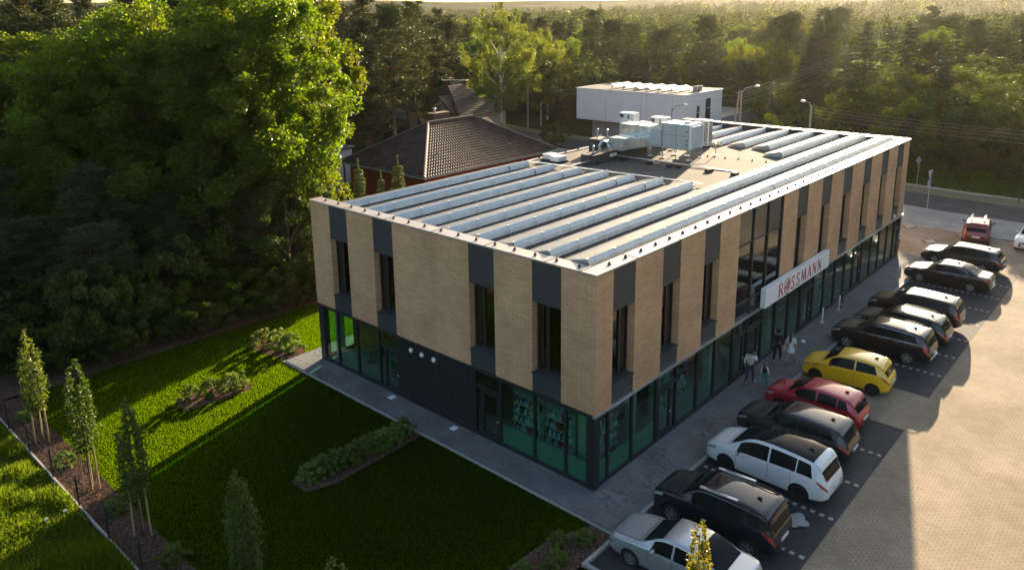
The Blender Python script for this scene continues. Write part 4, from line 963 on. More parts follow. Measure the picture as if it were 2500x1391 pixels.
def make_car(label, typ, Lc, Wc, Hc, mat, x, y, rz=0.0, wb=None, fo=None, rw=0.31, rim='rim', clear=0.18, roofw=0.76, two_door=False, rails=None, cladding=False, panroof=False,
             tall_lamp=False, chrome=False, spoiler=True, cat='car', name='parked_car', group='cars parked nose-in along the shop'):
    B = Body(typ, Lc, Wc, Hc, clear, roofw)
    wb = wb or Lc*0.60; fo = fo or Lc*0.195
    t = thing(name, label, cat, (x, y, 0.0125), rz, group)
    # body loft
    st = sorted(set([0, .012, .03, .06]+list(np.linspace(.1, Lc-.5, 44))+list(np.linspace(Lc-.48, Lc, 22))))
    secs = [B.section(q, 3) for q in st]; nh = len(secs[0])
    vs = []; fs = []
    ring = 2*nh-2
    for q, s in zip(st, secs):
        yy = Lc/2-q
        for p in s: vs.append((p[0], yy, p[1]))
        for p in s[-2:0:-1]: vs.append((-p[0], yy, p[1]))
    for i in range(len(st)-1):
        for k2 in range(ring): fs.append((i*ring+k2, (i+1)*ring+k2, (i+1)*ring+(k2+1) % ring, i*ring+(k2+1) % ring))
    # ends closed as strips
    def cap(i, rev):
        for k2 in range(nh-1):
            a = i*ring+k2; b = a+1; c = i*ring+(ring-k2-1 if k2+1 < nh-1 else nh-1); d = i*ring+(ring-k2) % ring
            F = [a, b] + ([c] if c != b else []) + ([d] if d != a else [])
            if len(F) >= 3: fs.append(tuple(F if not rev else F[::-1]))
    cap(0, False); cap(len(st)-1, True)
    me = bpy.data.meshes.new('body'); me.from_pydata(vs, [], fs)
    bm = bmesh.new(); bm.from_mesh(me); bmesh.ops.recalc_face_normals(bm, faces=bm.faces); bm.to_mesh(me); bm.free()
    lower = M['plastic'] if cladding else mat
    for mm_ in (mat, M['plastic'], lower): me.materials.append(mm_)
    body = bpy.data.objects.new('body', me); COL.objects.link(body)
    # wheel wells
    axles = (fo, fo+wb); ra = rw*1.13
    nface0 = len(me.polygons)
    for jit in (0.0, 0.004, -0.005, 0.009, 0.013):
        cb = MB()
        for ax in axles:
            for s in (-1, 1): cb.cyl((s*(Wc/2-0.30), Lc/2-ax+jit, rw), (s*(Wc/2+0.1), Lc/2-ax+jit, rw), ra+jit*.3, 36)
        cut = cb.build('well_cutter', M['plastic'])
        md = body.modifiers.new('wells', 'BOOLEAN'); md.object = cut; md.operation = 'DIFFERENCE'; md.solver = 'EXACT'
        dg = bpy.context.evaluated_depsgraph_get()
        nm = bpy.data.meshes.new_from_object(body.evaluated_get(dg)); body.modifiers.clear()
        bpy.data.objects.remove(cut)
        if nface0*.6 < len(nm.polygons) < nface0*1.4 and max(v.co.z for v in nm.vertices) > Hc*.95: break
    body.data = nm
    nm.materials.clear()
    for mm_ in (mat, M['plastic'], lower): nm.materials.append(mm_)
    for p in nm.polygons:
        c = p.center; idx = 0
        for ax in axles:
            dd = math.hypot(c.y-(Lc/2-ax), c.z-rw)
            if dd < ra*1.01 and abs(c.x) < Wc/2*0.995 and (abs(dd-ra) < 0.02 or abs(abs(c.x)-(Wc/2-0.30)) < 0.01): idx = 1
        if idx == 0 and c.z < clear+0.05: idx = 1
        if idx == 0 and cladding and c.z < clear+0.17: idx = 2
        p.material_index = idx; p.use_smooth = True
    nm.set_sharp_from_angle(angle=R(38))
    body.parent = t
    # glazing
    tops = TOPS[typ]
    sw = {'hatch': (.235, .90), 'mpv': (.20, .90), 'suv': (.25, .90), 'wagon': (.255, .885), 'sedan': (.26, .765)}[typ]
    a0, a1 = sw[0]*Lc, sw[1]*Lc
    wsb = a0+.03*Lc*0.6; wst = {'hatch': .41, 'mpv': .40, 'suv': .405, 'wagon': .41, 'sedan': .42}[typ]*Lc
    mb = MB(); mb.add(*B.patch(B.crown, wsb, wst, -.90, .90, 14, 14, 0.012)); mb.build('windscreen', M['carglass'], t, smooth=True)
    rg = {'hatch': (.90, .955), 'mpv': (.915, .965), 'suv': (.925, .966), 'wagon': (.905, .96), 'sedan': (.66, .845)}[typ]
    mb = MB(); mb.add(*B.patch(B.crown, rg[0]*Lc, rg[1]*Lc+.05*(typ != 'sedan'), -.93, .93, 12, 12, 0.012)); mb.build('rear_window', M['carglass'], t, smooth=True)
    bp = a0+(a1-a0)*(.50 if not two_door else .58); g = 0.035
    splits = [(a0+.09*Lc, bp-g), (bp+g, a0+(a1-a0)*.80), (a0+(a1-a0)*.80+g*1.2, a1-.012*Lc)]
    if two_door or typ == 'sedan': splits = [(a0+.09*Lc, bp-g), (bp+g, a1-.035*Lc)]
    for mir in (False, True):
        for i, (u0, u1) in enumerate(splits):
            lo = (lambda f, u0=u0: u0+0.10*f) if i == 0 else u0
            last = i == len(splits)-1
            slope = {'sedan': .55, 'hatch': .16, 'mpv': .12, 'suv': .10, 'wagon': .18}[typ]
            hi = (lambda f, u1=u1: u1-slope*f) if last else u1
            mb = MB(); mb.add(*B.patch(B.side, lo, hi, .03, .93, 14, 5, 0.007, mir)); wdw = mb.build('side_window', M['carglass'], t, smooth=True)
        if chrome:
            mb = MB(); s = -1 if mir else 1
            pts = [B.side(a0+.05*Lc+(a1-a0-.06*Lc)*i/16, .035, .012) for i in range(17)]
            pts += [B.side(a1-.012*Lc-i*.05, .05+i*.28, .012) for i in range(1, 4)]
            pts += [B.side(a1-.2-(a1-.2-a0-.2*Lc)*i/16, .93, .012) for i in range(17)]
            mb.tube([(p[0]*s, p[1], p[2]) for p in pts], 0.014, 6); mb.build('window_trim', M['chrome'], t, smooth=True)
        # doors: thin skins standing proud of the flank, handle on each
        dlo, dhi = max(a0+.075*Lc, fo+ra+.03), min(a0+(a1-a0)*.79, fo+wb-ra*.86)
        dsp = [(dlo, bp)] if two_door else [(dlo, bp), (bp+.012, dhi)]
        for (u0, u1) in dsp:
            mb = MB(); mb.add(*B.patch(B.flank, u0, u1, .16, .97, 10, 8, 0.006, mir)); d = mb.build('door', mat, t, smooth=True)
            hp = B.flank(u1-.16, .86, .015); s = -1 if mir else 1
            mb = MB(); mb.box(s*hp[0]-.012, hp[1]-.09, hp[2]-.014, s*hp[0]+.012, hp[1]+.09, hp[2]+.014); mb.build('handle', M['chrome'] if chrome else mat, d, bevel=0.006)
            mb = MB()
            for uu in (u0-.008, u1): mb.add(*B.patch(B.flank, uu, uu+.010, .16, .97, 1, 8, 0.0075, mir))
            mb.build('door_gap', M['plastic'], d)
        # mirror
        mp = B.side(a0+.125*Lc, .10, 0.0); s = -1 if mir else 1
        mb = MB(); mb.ico((s*(mp[0]+.12), mp[1], mp[2]+.06), .11, .055, .075, 2); mb.tube([(s*mp[0]*.96, mp[1], mp[2]+.01), (s*(mp[0]+.08), mp[1], mp[2]+.03)], .025, 6)
        mb.build('wing_mirror', mat if rim != 'darkrim' else M['plastic'], t, smooth=True)
        # lamps
        mb = MB(); mb.add(*B.patch(B.flank, .05, Lc*.115, .74, .985, 10, 4, 0.010, mir)); mb.build('headlamp', M['headlamp'], t, smooth=True)
        mb = MB()
        if tall_lamp: mb.add(*B.patch(B.side, Lc-.30, Lc-.12, -.02, .62, 6, 8, 0.012, mir)); mb.add(*B.patch(B.flank, Lc-.26, Lc-.03, .62, 1.0, 8, 5, 0.012, mir))
        else: mb.add(*B.patch(B.flank, lambda f: Lc-.20-.22*f, Lc-.015, .70, .99, 10, 5, 0.012, mir))
        mb.build('tail_lamp', M['taillamp'], t, smooth=True)
        # wheels
        for ax in axles:
            s = -1 if mir else 1; cx = s*(Wc/2-.125); cy = Lc/2-ax
            mb = MB()
            prof = [(rw*.60, -.10), (rw*.93, -.105), (rw, -.07), (rw, .07), (rw*.93, .105), (rw*.60, .10)]
            nn = 28; vs2 = []; fs2 = []
            for (r_, h_) in prof:
                for k2 in range(nn): an = 2*math.pi*k2/nn; vs2.append((cx+s*h_, cy+r_*math.cos(an), rw+r_*math.sin(an)))
            for i in range(len(prof)):
                j = (i+1) % len(prof)
                for k2 in range(nn): F = (i*nn+k2, i*nn+(k2+1) % nn, j*nn+(k2+1) % nn, j*nn+k2); fs2.append(F if s < 0 else F[::-1])
            mb.add(vs2, fs2); wh = mb.build('wheel', M['tyre'], t, smooth=True)
            mb = MB(); mb.cyl((cx+s*.02, cy, rw), (cx+s*.05, cy, rw), rw*.62, 28); mb.build('brake_disc', M['plastic'], wh)
            mb = MB(); mb.torus((cx+s*.085, cy, rw), rw*.60, .018, 'x', 28, 6); mb.cyl((cx+s*.05, cy, rw), (cx+s*.10, cy, rw), rw*.15, 12)
            for k2 in range(5 if rim == 'rim' else 10):
                an = 2*math.pi*(k2+.3)/(5 if rim == 'rim' else 10); e1 = Vector((0, math.cos(an), math.sin(an))); e2 = Vector((0, -math.sin(an), math.cos(an))); wd = rw*(.14 if rim == 'rim' else .07)
                c0 = Vector((cx+s*.075, cy, rw))
                mb.prism([c0+e1*rw*.1+e2*wd, c0+e1*rw*.6+e2*wd*.7, c0+e1*rw*.6-e2*wd*.7, c0+e1*rw*.1-e2*wd], (s*.02, 0, 0))
            mb.build('rim', M[rim], wh)
    # grille, plate, bumper strip, roof parts
    w0 = B.fw(0.0)
    mb = MB(); zc = B.fb(0)+.06; mb.box(-w0*.72, Lc/2-.06, zc, w0*.72, Lc/2+.012, zc+.16); mb.box(-w0*.62, Lc/2-.06, zc+.20, w0*.62, Lc/2+.014, zc+.29); mb.build('grille', M['plastic'], t, bevel=.01)
    pz = Hc*.42 if typ != 'sedan' else Hc*.46
    pz = min(pz, B.ft(Lc)-.12)
    mb = MB(); mb.box(-.26, -Lc/2-.022, pz, .26, -Lc/2+.03, pz+.115); mb.cur = 1; mb.box(-.257, -Lc/2-.0235, pz+.004, -.225, -Lc/2-.022, pz+.111)
    mb.build('number_plate', [M['plate'], M['blue']], t)
    mb = MB(); mb.box(-.26, Lc/2+.002, B.fb(0)+.10, .26, Lc/2+.022, B.fb(0)+.21); mb.build('number_plate', M['plate'], t)
    mb = MB(); mb.box(-w0*.9, -Lc/2-.012, B.fb(Lc)-.02, w0*.9, -Lc/2+.05, B.fb(Lc)+.09); mb.build('bumper_trim', M['plastic'] if not chrome else M['alu'], t, bevel=.01)
    if spoiler and typ != 'sedan':
        e = rg[0]*Lc
        mb = MB(); vsx, fsx = B.patch(B.crown, e-.16, e+.10, -.97, .97, 5, 12, 0.03); mb.add(vsx, fsx); mb.build('spoiler', mat, t, smooth=True)
    mb = MB(); an = B.crown(.80*Lc if typ != 'sedan' else .60*Lc, 0, 0); mb.prism([(-.02, an[1]+.09, an[2]-.01), (.02, an[1]+.09, an[2]-.01), (.02, an[1]-.06, an[2]-.01), (-.02, an[1]-.06, an[2]-.01)], (0, -.05, .075)); mb.build('antenna', M['plastic'], t)
    mb = MB(); mb.add(*B.patch(B.crown, a0-.035, a0-.022, -.98, .98, 1, 14, 0.004))
    for u_ in (-.93, .93): mb.add(*B.patch(B.crown, .30, a0-.022, u_-.012, u_+.012, 12, 1, 0.004))
    mb.build('bonnet_gap', M['plastic'], t)
    if panroof:
        mb = MB(); mb.add(*B.patch(B.crown, wst-.02, rg[0]*Lc-.20, -.90, .90, 20, 12, 0.008)); mb.build('panorama_roof', M['carglass'] if panroof is True else panroof, t, smooth=True)
    if rails:
        for s in (-1, 1):
            r0, r1 = wst+.05, rg[0]*Lc-.25
            pts = []
            for i in range(9):
                q = r0+(r1-r0)*i/8; p = B.crown(q, .93, 0); pts.append((s*p[0], p[1], p[2]+(.055 if 0 < i < 8 else -.01)))
            mb = MB(); mb.tube(pts, .019, 6); mb.build('roof_rail', M['chrome'] if rails == 'chrome' else M['plastic'], t, smooth=True)
    return t, B

y0 = lambda Lc, nose: nose-Lc/2
car_silver, B_ = make_car('silver four door sedan parked nearest the lawn corner, behind the little yellow tree', 'sedan', 4.55, 1.74, 1.43, M['p_silver'], -1.35, y0(4.55, -2.05), R(2), wb=2.70, fo=.92, rw=.30)
duster, BD = make_car('black SUV with thick silver roof rails beside the silver sedan', 'suv', 4.35, 1.84, 1.66, M['p_navy'], 1.35, y0(4.35, -2.0), R(1), wb=2.67, fo=.86, rw=.345, clear=.24, roofw=.78, cladding=True)
white, BW = make_car('white family van with dark glass roof and small door lettering', 'mpv', 4.66, 1.88, 1.66, M['p_white'], 5.28, y0(4.66, -1.9), R(-1), wb=2.76, fo=.96, rw=.33, rim='darkrim', panroof=True, chrome=False)
golf, _b = make_car('dark grey hatchback estate between the white van and the red hatchback', 'wagon', 4.5, 1.80, 1.47, M['p_darkgrey'], 8.12, y0(4.5, -1.75), R(0), wb=2.64, fo=.90, rw=.32, chrome=False)
red, _b = make_car('bright red hatchback beside the yellow car', 'hatch', 4.05, 1.69, 1.46, M['p_red'], 10.72, y0(4.05, -1.75), R(-1), wb=2.50, fo=.82, rw=.30, tall_lamp=False)
yellow, BY = make_car('yellow two door hatchback with brown vine drawings on its front', 'hatch', 3.85, 1.66, 1.52, M['p_yellow'], 14.55, y0(3.85, -1.85), R(3), wb=2.46, fo=.72, rw=.29, two_door=True, rim='darkrim')
xc, _b = make_car('black SUV with chrome lined side windows next to the yellow car', 'suv', 4.68, 1.90, 1.64, M['p_black'], 19.05, y0(4.68, -1.6), R(-1.5), wb=2.84, fo=.90, rw=.36, clear=.22, chrome=True, tall_lamp=True, rails='plastic')
bmw, _b = make_car('black estate between the chrome trimmed SUV and the SUV with a tow hook', 'wagon', 4.6, 1.82, 1.47, M['p_black'], 21.75, y0(4.6, -1.75), R(-1), wb=2.80, fo=.80, rw=.32, rails='plastic')
paj, BP = make_car('dark SUV with pale tail lamps and tow hook, sun glint on its roof', 'suv', 4.65, 1.86, 1.68, M['p_brown'], 24.35, y0(4.65, -1.7), R(0), wb=2.70, fo=.85, rw=.35, clear=.24, tall_lamp=True)
peu, _b = make_car('dark four door sedan with chrome window line, last but one in the row', 'sedan', 4.80, 1.85, 1.45, M['p_brown'], 31.75, y0(4.80, -1.55), R(-1), wb=2.82, fo=.98, rw=.33, chrome=True)
far, _b = make_car('dark silver roofed estate at the far end of the row', 'wagon', 4.8, 1.82, 1.50, M['p_darkgrey'], 36.2, y0(4.8, -1.35), R(-2), wb=2.80, fo=.95, rw=.32)
suvr, BR = make_car('maroon SUV with bike carriers on its roof, driving off by the apron', 'suv', 4.35, 1.82, 1.64, M['p_maroon'], 43.6, -3.1, R(-82), wb=2.65, fo=.88, rw=.34, clear=.22, cladding=True, group='cars moving on the forecourt')
skoda, _b = make_car('white hatchback facing the camera at the right edge of the photo', 'hatch', 4.3, 1.73, 1.46, M['p_white'], 44.2, -6.55, R(84), wb=2.60, fo=.88, rw=.31, group='cars moving on the forecourt')

# roof bars with lettering on the black SUV
for s in (-1, 1):
    pts = [BD.crown(q, .93, 0) for q in np.linspace(1.75, 3.85, 9)]
    mb = MB(); mb.tube([(s*p[0], p[1], p[2]+(.075 if 0 < i < 8 else 0)) for i, p in enumerate(pts)], .026, 8); rl = mb.build('roof_rail', M['plastic'], duster, smooth=True)
    q0, q1 = BD.crown(1.75, .93, 0), BD.crown(3.05, .93, 0)
    A = Vector((s*q0[0], q0[1], q0[2]+.075)); Bv = Vector((s*q1[0], q1[1], q1[2]+.075)); d = (Bv-A)
    mb = MB(); mb.prism([A+Vector((-.05, 0, 0)), A+Vector((.05, 0, 0)), Bv+Vector((.05, 0, 0)), Bv+Vector((-.05, 0, 0))], (0, 0, .055)); mb.build('rail_cover', M['alu'], rl, bevel=.008)
    if s < 0:
        tx = MB(); dn = d.normalized(); top = A+Vector((0, 0, .056)); u = .50
        PR = lambda a, b, c: tuple(top+dn*a+Vector((1, 0, 0))*(b-.03)+Vector((0, 0, c)))
        for ch in 'DUSTER': glyph(tx, ch, u, 0, .06, PR, .002); u += WID[ch]*.06+.045
        tx.build('rail_lettering', M['plastic'], rl)
# small lettering on the white van door
tx = MB(); base = BW.flank(1.42, .80, 0.012)
def PWd(a, b, c):
    q = BW.flank(1.30+a, min(1, max(0, .70+b/.62)), 0.009+c); return (-q[0], q[1], q[2])
u = .26
for ch in 'ATP': lt = MB(); glyph(lt, ch, u, 0, .085, PWd, .002, 0.15); lt.build('letter', M['decalgrey'], white); u += WID[ch]*.085+.03
for (p, q) in (((.06, 0), (.12, .11)), ((.12, .11), (.18, 0)), ((.18, 0), (.06, 0))):
    for poly in stroke2d([p, q], .016, .016): tx.prism([PWd(a, b, 0) for a, b in poly], (-.003, 0, 0))
tx.build('triangle_mark', M['decalgrey'], white)
# brown vine drawing on the yellow car
dv = MB(); rv = random.Random(5)
def PYd(a, b, mir):
    q = BY.flank(a, b, .011); return ((-q[0] if mir else q[0]), q[1], q[2])
for mir in (True,):
    for n in range(16):
        a, b = rv.uniform(.35, 1.25), rv.uniform(.62, .93); ang = rv.uniform(0, 6.28); pts = []
        for i in range(9):
            ang += rv.uniform(.25, .6); a += .05*math.cos(ang); b += .06*math.sin(ang)
            pts.append((a, min(.97, max(.35, b))))
        for i in range(8):
            for poly in stroke2d([pts[i], pts[i+1]], .016, .016): dv.add([PYd(p[0], p[1], mir) for p in poly], [(0, 1, 2, 3)])
    for (a, b, r_) in ((.62, .90, .075), (.78, .93, .055), (.70, .80, .05)):
        for i in range(16):
            x0, x1 = 2*math.pi*i/16, 2*math.pi*(i+1)/16
            dv.add([PYd(a+r_*math.cos(x0), b+r_*math.sin(x0)*1.4, mir), PYd(a+r_*math.cos(x1), b+r_*math.sin(x1)*1.4, mir), PYd(a+r_*.7*math.cos(x1), b+r_*.7*math.sin(x1)*1.4, mir), PYd(a+r_*.7*math.cos(x0), b+r_*.7*math.sin(x0)*1.4, mir)], [(0, 1, 2, 3)])
dv.build('vine_drawing', M['decalbrown'], yellow)
# tow hook
mb = MB(); mb.tube([(0, -4.65/2+.02, .42), (0, -4.65/2-.14, .40), (0, -4.65/2-.17, .50)], .022, 8); mb.ico((0, -4.65/2-.17, .52), .035, .035, .035, 2); mb.build('tow_hook', M['darkpaint'], paj, smooth=True)
# bike carriers on the maroon SUV roof
for s in (-1, 1):
    q = BR.crown(2.0, .6, 0); q2 = BR.crown(3.3, .6, 0)
    mb = MB(); mb.box(s*.42-.05, q2[1]-.1, q[2]+.10, s*.42+.05, q[1]+.15, q[2]+.14); mb.build('bike_rail', M['alu'], suvr, bevel=.01)
    mb = MB(); mb.tube([(s*.42, q[1]-.3, q[2]+.14), (s*.42-.06, q[1]-.55, q[2]+.24), (s*.42-.1, q[1]-.8, q[2]+.17)], .03, 6); mb.ico((s*.42, q[1]+.05, q[2]+.16), .07, .10, .05, 2); mb.build('bike_clamp', M['louvre'], suvr, smooth=True)
for tt in (2.05, 3.0):
    p = BR.crown(tt, .98, 0)
    mb = MB(); mb.box(-p[0], p[1]-.025, p[2]+.08, p[0], p[1]+.025, p[2]+.11); mb.box(-p[0], p[1]-.03, p[2]-.02, -p[0]+.06, p[1]+.03, p[2]+.08); mb.box(p[0]-.06, p[1]-.03, p[2]-.02, p[0], p[1]+.03, p[2]+.08); mb.build('roof_bar', M['plastic'], suvr)

# ------------------------------------------------------------------ people
M['skin'] = pmat('skin', (0.42, 0.25, 0.18), 0.55, 0, 0.05, 10)
M['cloth_cream'] = pmat('cream_padded_cloth', (0.46, 0.42, 0.32), 0.85, 0, 0.12, 25, 0.4, 30)
M['cloth_white'] = pmat('white_cloth', (0.60, 0.58, 0.56), 0.85, 0, 0.06, 20)
M['cloth_black'] = pmat('black_cloth', (0.016, 0.015, 0.016), 0.9, 0, 0.2, 20)
M['cloth_jeans'] = pmat('dark_jeans', (0.035, 0.05, 0.065), 0.9, 0, 0.15, 20)
M['cloth_teal'] = pmat('teal_cloth', (0.05, 0.19, 0.21), 0.85, 0, 0.1, 20)
M['hair_dark'] = pmat('dark_hair', (0.018, 0.012, 0.010), 0.6, 0, 0.3, 30)
M['hair_brown'] = pmat('brown_hair', (0.05, 0.026, 0.016), 0.55, 0, 0.3, 30)
def skin_mesh(name, nodes, edges, mat, parent, root=0, sub=2):
    """nodes: list of (xyz, radius)"""
    me = bpy.data.meshes.new(name); me.from_pydata([n[0] for n in nodes], edges, []); me.materials.append(mat)
    o = bpy.data.objects.new(name, me); COL.objects.link(o)
    md = o.modifiers.new('skin', 'SKIN'); md.use_smooth_shade = True
    for i, n in enumerate(nodes):
        r = n[1]; sv = me.skin_vertices[0].data[i]; sv.radius = (r, r) if not isinstance(r, tuple) else r; sv.use_root = (i == root)
    s2 = o.modifiers.new('sub', 'SUBSURF'); s2.levels = sub; s2.render_levels = sub
    dg = bpy.context.evaluated_depsgraph_get(); nm = bpy.data.meshes.new_from_object(o.evaluated_get(dg)); o.modifiers.clear(); o.data = nm
    nm.polygons.foreach_set('use_smooth', [True]*len(nm.polygons)); o.parent = parent
    return o
def person(label, x, y, rz, hgt, top, bottom, shoe, hair, hairmat, top_sleeve='long', legs_bare=False, arm_up=False, skirt=False, vest=False, group='people on the sidewalk by the shop front', z=0.102, stride=.22):
    k = hgt/1.68
    t = thing('person', label, 'person', (x, y, z), rz, group)
    J = {'pel': (0, 0, .94), 'sp': (0, 0, 1.10), 'ch': (0, .01, 1.28), 'nk': (0, .0, 1.43), 'h0': (0, .02, 1.50), 'h1': (0, .035, 1.57), 'h2': (0, .02, 1.64)}
    Rr = {'pel': .125, 'sp': .115, 'ch': .135, 'nk': .052, 'h0': .072, 'h1': .092, 'h2': .062}
    E = [('pel', 'sp'), ('sp', 'ch'), ('ch', 'nk'), ('nk', 'h0'), ('h0', 'h1'), ('h1', 'h2')]
    for s, n in ((1, 'r'), (-1, 'l')):
        up = arm_up and s == 1
        sh = (s*.165, 0, 1.375); el = (s*.23, -.04+s*.05, 1.12); wr = (s*.235, .06+s*.06, .90); ha = (s*.235, .09+s*.07, .82)
        if up: el = (.26, .08, 1.16); wr = (.17, .22, 1.36); ha = (.13, .22, 1.46)
        hp = (s*.088, 0, .90); kn = (s*.095, .06+s*stride*.35, .50); an = (s*.095, s*stride, .085 if s > 0 else .12); to = (s*.105, s*stride+.16, .035 if s > 0 else .03)
        for nm, p, r in (('sh', sh, .062), ('el', el, .043), ('wr', wr, .030), ('ha', ha, .036), ('hp', hp, .088), ('kn', kn, .058), ('an', an, .040), ('to', to, .032)): J[nm+n] = p; Rr[nm+n] = r
        E += [('ch', 'sh'+n), ('sh'+n, 'el'+n), ('el'+n, 'wr'+n), ('wr'+n, 'ha'+n), ('pel', 'hp'+n), ('hp'+n, 'kn'+n), ('kn'+n, 'an'+n), ('an'+n, 'to'+n)]
        d = (Vector(ha)-Vector(wr)).normalized(); sd_ = Vector((0, 1, 0)) if not up else Vector((1, 0, 0))
        for fi in range(5):
            ln_ = (.05, .065, .07, .065, .05)[fi]; off = (fi-2)*.016
            b0 = Vector(ha)+sd_*off+(d*.012 if fi else d*-.02); m0 = b0+d*ln_*.5+(sd_*-.03 if fi == 0 else Vector()); e0 = m0+d*ln_*.4+Vector((-s*.012, 0, 0))
            J[f'f{n}{fi}a'] = tuple(m0); J[f'f{n}{fi}b'] = tuple(e0); Rr[f'f{n}{fi}a'] = .0095; Rr[f'f{n}{fi}b'] = .008
            E += [('ha'+n, f'f{n}{fi}a'), (f'f{n}{fi}a', f'f{n}{fi}b')]
    def sub(names, inflate, name, mat, root, rads=None):
        idx = {n: i for i, n in enumerate(names)}
        nodes = [(tuple(c*k for c in J[n]), ((rads or {}).get(n, Rr[n])+inflate)*k) for n in names]
        ed = [(idx[a], idx[b]) for a, b in E if a in idx and b in idx]
        return skin_mesh(name, nodes, ed, mat, t, idx[root])
    sub(list(J), 0, 'body', M['skin'], 'pel')
    arms = ['shr', 'shl'] + ([] if vest == 'bare' else ['elr', 'ell', 'wrr', 'wrl'] if top_sleeve == 'long' else ['elr', 'ell'])
    if vest:
        sub(['sp', 'ch', 'shr', 'shl', 'elr', 'ell', 'wrr', 'wrl'], .012, 'sleeves', vest, 'ch')
        sub(['pel', 'sp', 'ch', 'shr', 'shl'], .045, 'vest', top, 'ch', {'shr': .055, 'shl': .055})
    else:
        sub(['pel', 'sp', 'ch']+arms, .022, 'top', top, 'ch')
    if skirt:
        mb = MB(); mb.lathe([(.13*k, 1.02*k), (.165*k, .88*k), (.20*k, .66*k), (.185*k, .66*k), (.12*k, 1.0*k)], n=18); mb.build('skirt', bottom, t, smooth=True)
    else:
        sub(['pel', 'hpr', 'hpl', 'knr', 'knl', 'anr', 'anl'], .016, 'trousers', bottom, 'pel')
    for n in 'rl': sub(['an'+n, 'to'+n], .014, 'shoe', shoe, 'an'+n)
    hn = [((0, .0, 1.50*k), .078*k), ((0, .005, 1.60*k), .098*k), ((0, .0, 1.665*k), .060*k)]
    ed = [(0, 1), (1, 2)]
    if hair == 'long': hn += [((0, -.075*k, 1.50*k), .085*k), ((0, -.115*k, 1.33*k), .085*k), ((0, -.125*k, 1.18*k), .050*k)]; ed += [(1, 3), (3, 4), (4, 5)]
    o = skin_mesh('hair', [((p[0], p[1]-.028*k, p[2]+.012*k), r) for p, r in hn], ed, hairmat, t, 1)
    return t
person('woman in a cream padded vest and jeans holding a phone to her ear', 11.25, -0.55, R(-86), 1.68, M['cloth_cream'], M['cloth_jeans'], M['cloth_white'], 'short', M['hair_dark'], arm_up=True, vest=M['cloth_white'])
person('small child in a dark vest and teal trousers with long dark hair', 11.5, -1.15, R(-88), 1.12, M['cloth_black'], M['cloth_teal'], M['cloth_teal'], 'long', M['hair_dark'], vest=M['cloth_white'], stride=.14)
person('person in black jacket and black trousers with pale shoes walking away', 14.25, -0.55, R(-84), 1.66, M['cloth_black'], M['cloth_black'], M['cloth_white'], 'short', M['hair_dark'], stride=.26)
girl = person('girl in a white top and short white skirt with long brown hair', 14.45, -1.12, R(-90), 1.58, M['cloth_white'], M['cloth_white'], M['cloth_black'], 'long', M['hair_brown'], top_sleeve='short', skirt=True, stride=.24)
t = thing('tote_bag', 'pale tote bag hanging from the arm of the girl in white', 'bag', (14.5, -0.80, 0.62))
mb = MB(); mb.prism([(-.06, .0, 0), (.20, .0, 0), (.22, .0, .30), (-.08, .0, .30)], (0, .09, 0)); mb.build('sack', M['cloth_cream'], t, bevel=.03)
mb = MB(); mb.tube([(0, .045, .30), (.02, .03, .46), (.10, .03, .48), (.14, .045, .30)], .009, 6); mb.build('strap', M['cloth_cream'], t)
person('person in a white top half hidden behind the far building corner', 36.1, 0.35, R(120), 1.72, M['cloth_white'], M['cloth_black'], M['cloth_black'], 'short', M['hair_dark'], z=0.012, stride=.05)
mb = MB(); mb.prism([(0, 0, 0), (.22, .04, 0), (.26, .2, 0), (.1, .24, 0), (.02, .12, 0)], (0.02, 0, .06))
o = mb.build('paper_scrap', M['signwhite']); o.location = (17.2, -0.75, .101); tag(o, 'crumpled white paper lying on the sidewalk ahead of the girl in white', 'litter')
for (x, y, lb) in ((-13.6, 13.0, 'white paper scrap in the weeds, bigger one below the sunny patch'), (-13.0, 13.0, 'white paper scrap in the weeds, smaller one nearer the fence')):
    mb = MB(); mb.prism([(0, 0, 0), (.15, .02, 0), (.13, .12, 0), (.02, .09, 0)], (0, .02, .05)); o = mb.build('paper_scrap', M['greyrender']); o.location = (x, y, .16); tag(o, lb, 'litter')

# ------------------------------------------------------------------ bicycle and white stands
t = thing('bicycle', 'black bicycle leaning by the shop glass beside a white bike stand', 'bicycle', (23.55, -0.38, 0.10), R(12))
for cx in (-.52, .52):
    mb = MB(); mb.torus((cx, 0, .34), .325, .022, 'y', 28, 6); wl = mb.build('wheel', M['tyre'], t, smooth=True)
    mb = MB(); mb.cyl((cx, -.04, .34), (cx, .04, .34), .03, 10)
    for i in range(14): a = 2*math.pi*i/14; mb.tube([(cx, 0, .34), (cx+.31*math.cos(a), 0, .34+.31*math.sin(a))], .003, 4)
    mb.build('spokes', M['alu'], wl)
mb = MB()
for pts in ([(-.52, 0, .34), (-.12, 0, .30), (.36, 0, .74), (-.25, 0, .80), (-.12, 0, .30)], [(-.52, 0, .34), (-.25, 0, .78)], [(.52, 0, .34), (.36, 0, .72), (.32, 0, .95)]): mb.tube(pts, .018, 6)
mb.build('frame', M['darkpaint'], t)
mb = MB(); mb.tube([(.18, -.28, 1.0), (.32, -.22, .98), (.33, 0, .96), (.32, .22, .98), (.18, .28, 1.0)], .014, 6); mb.build('handlebar', M['darkpaint'], t)
mb = MB(); mb.ico((-.28, 0, .90), .14, .07, .035, 2); mb.cyl((-.25, 0, .78), (-.28, 0, .9), .013, 6); mb.build('saddle', M['darkpaint'], t, smooth=True)
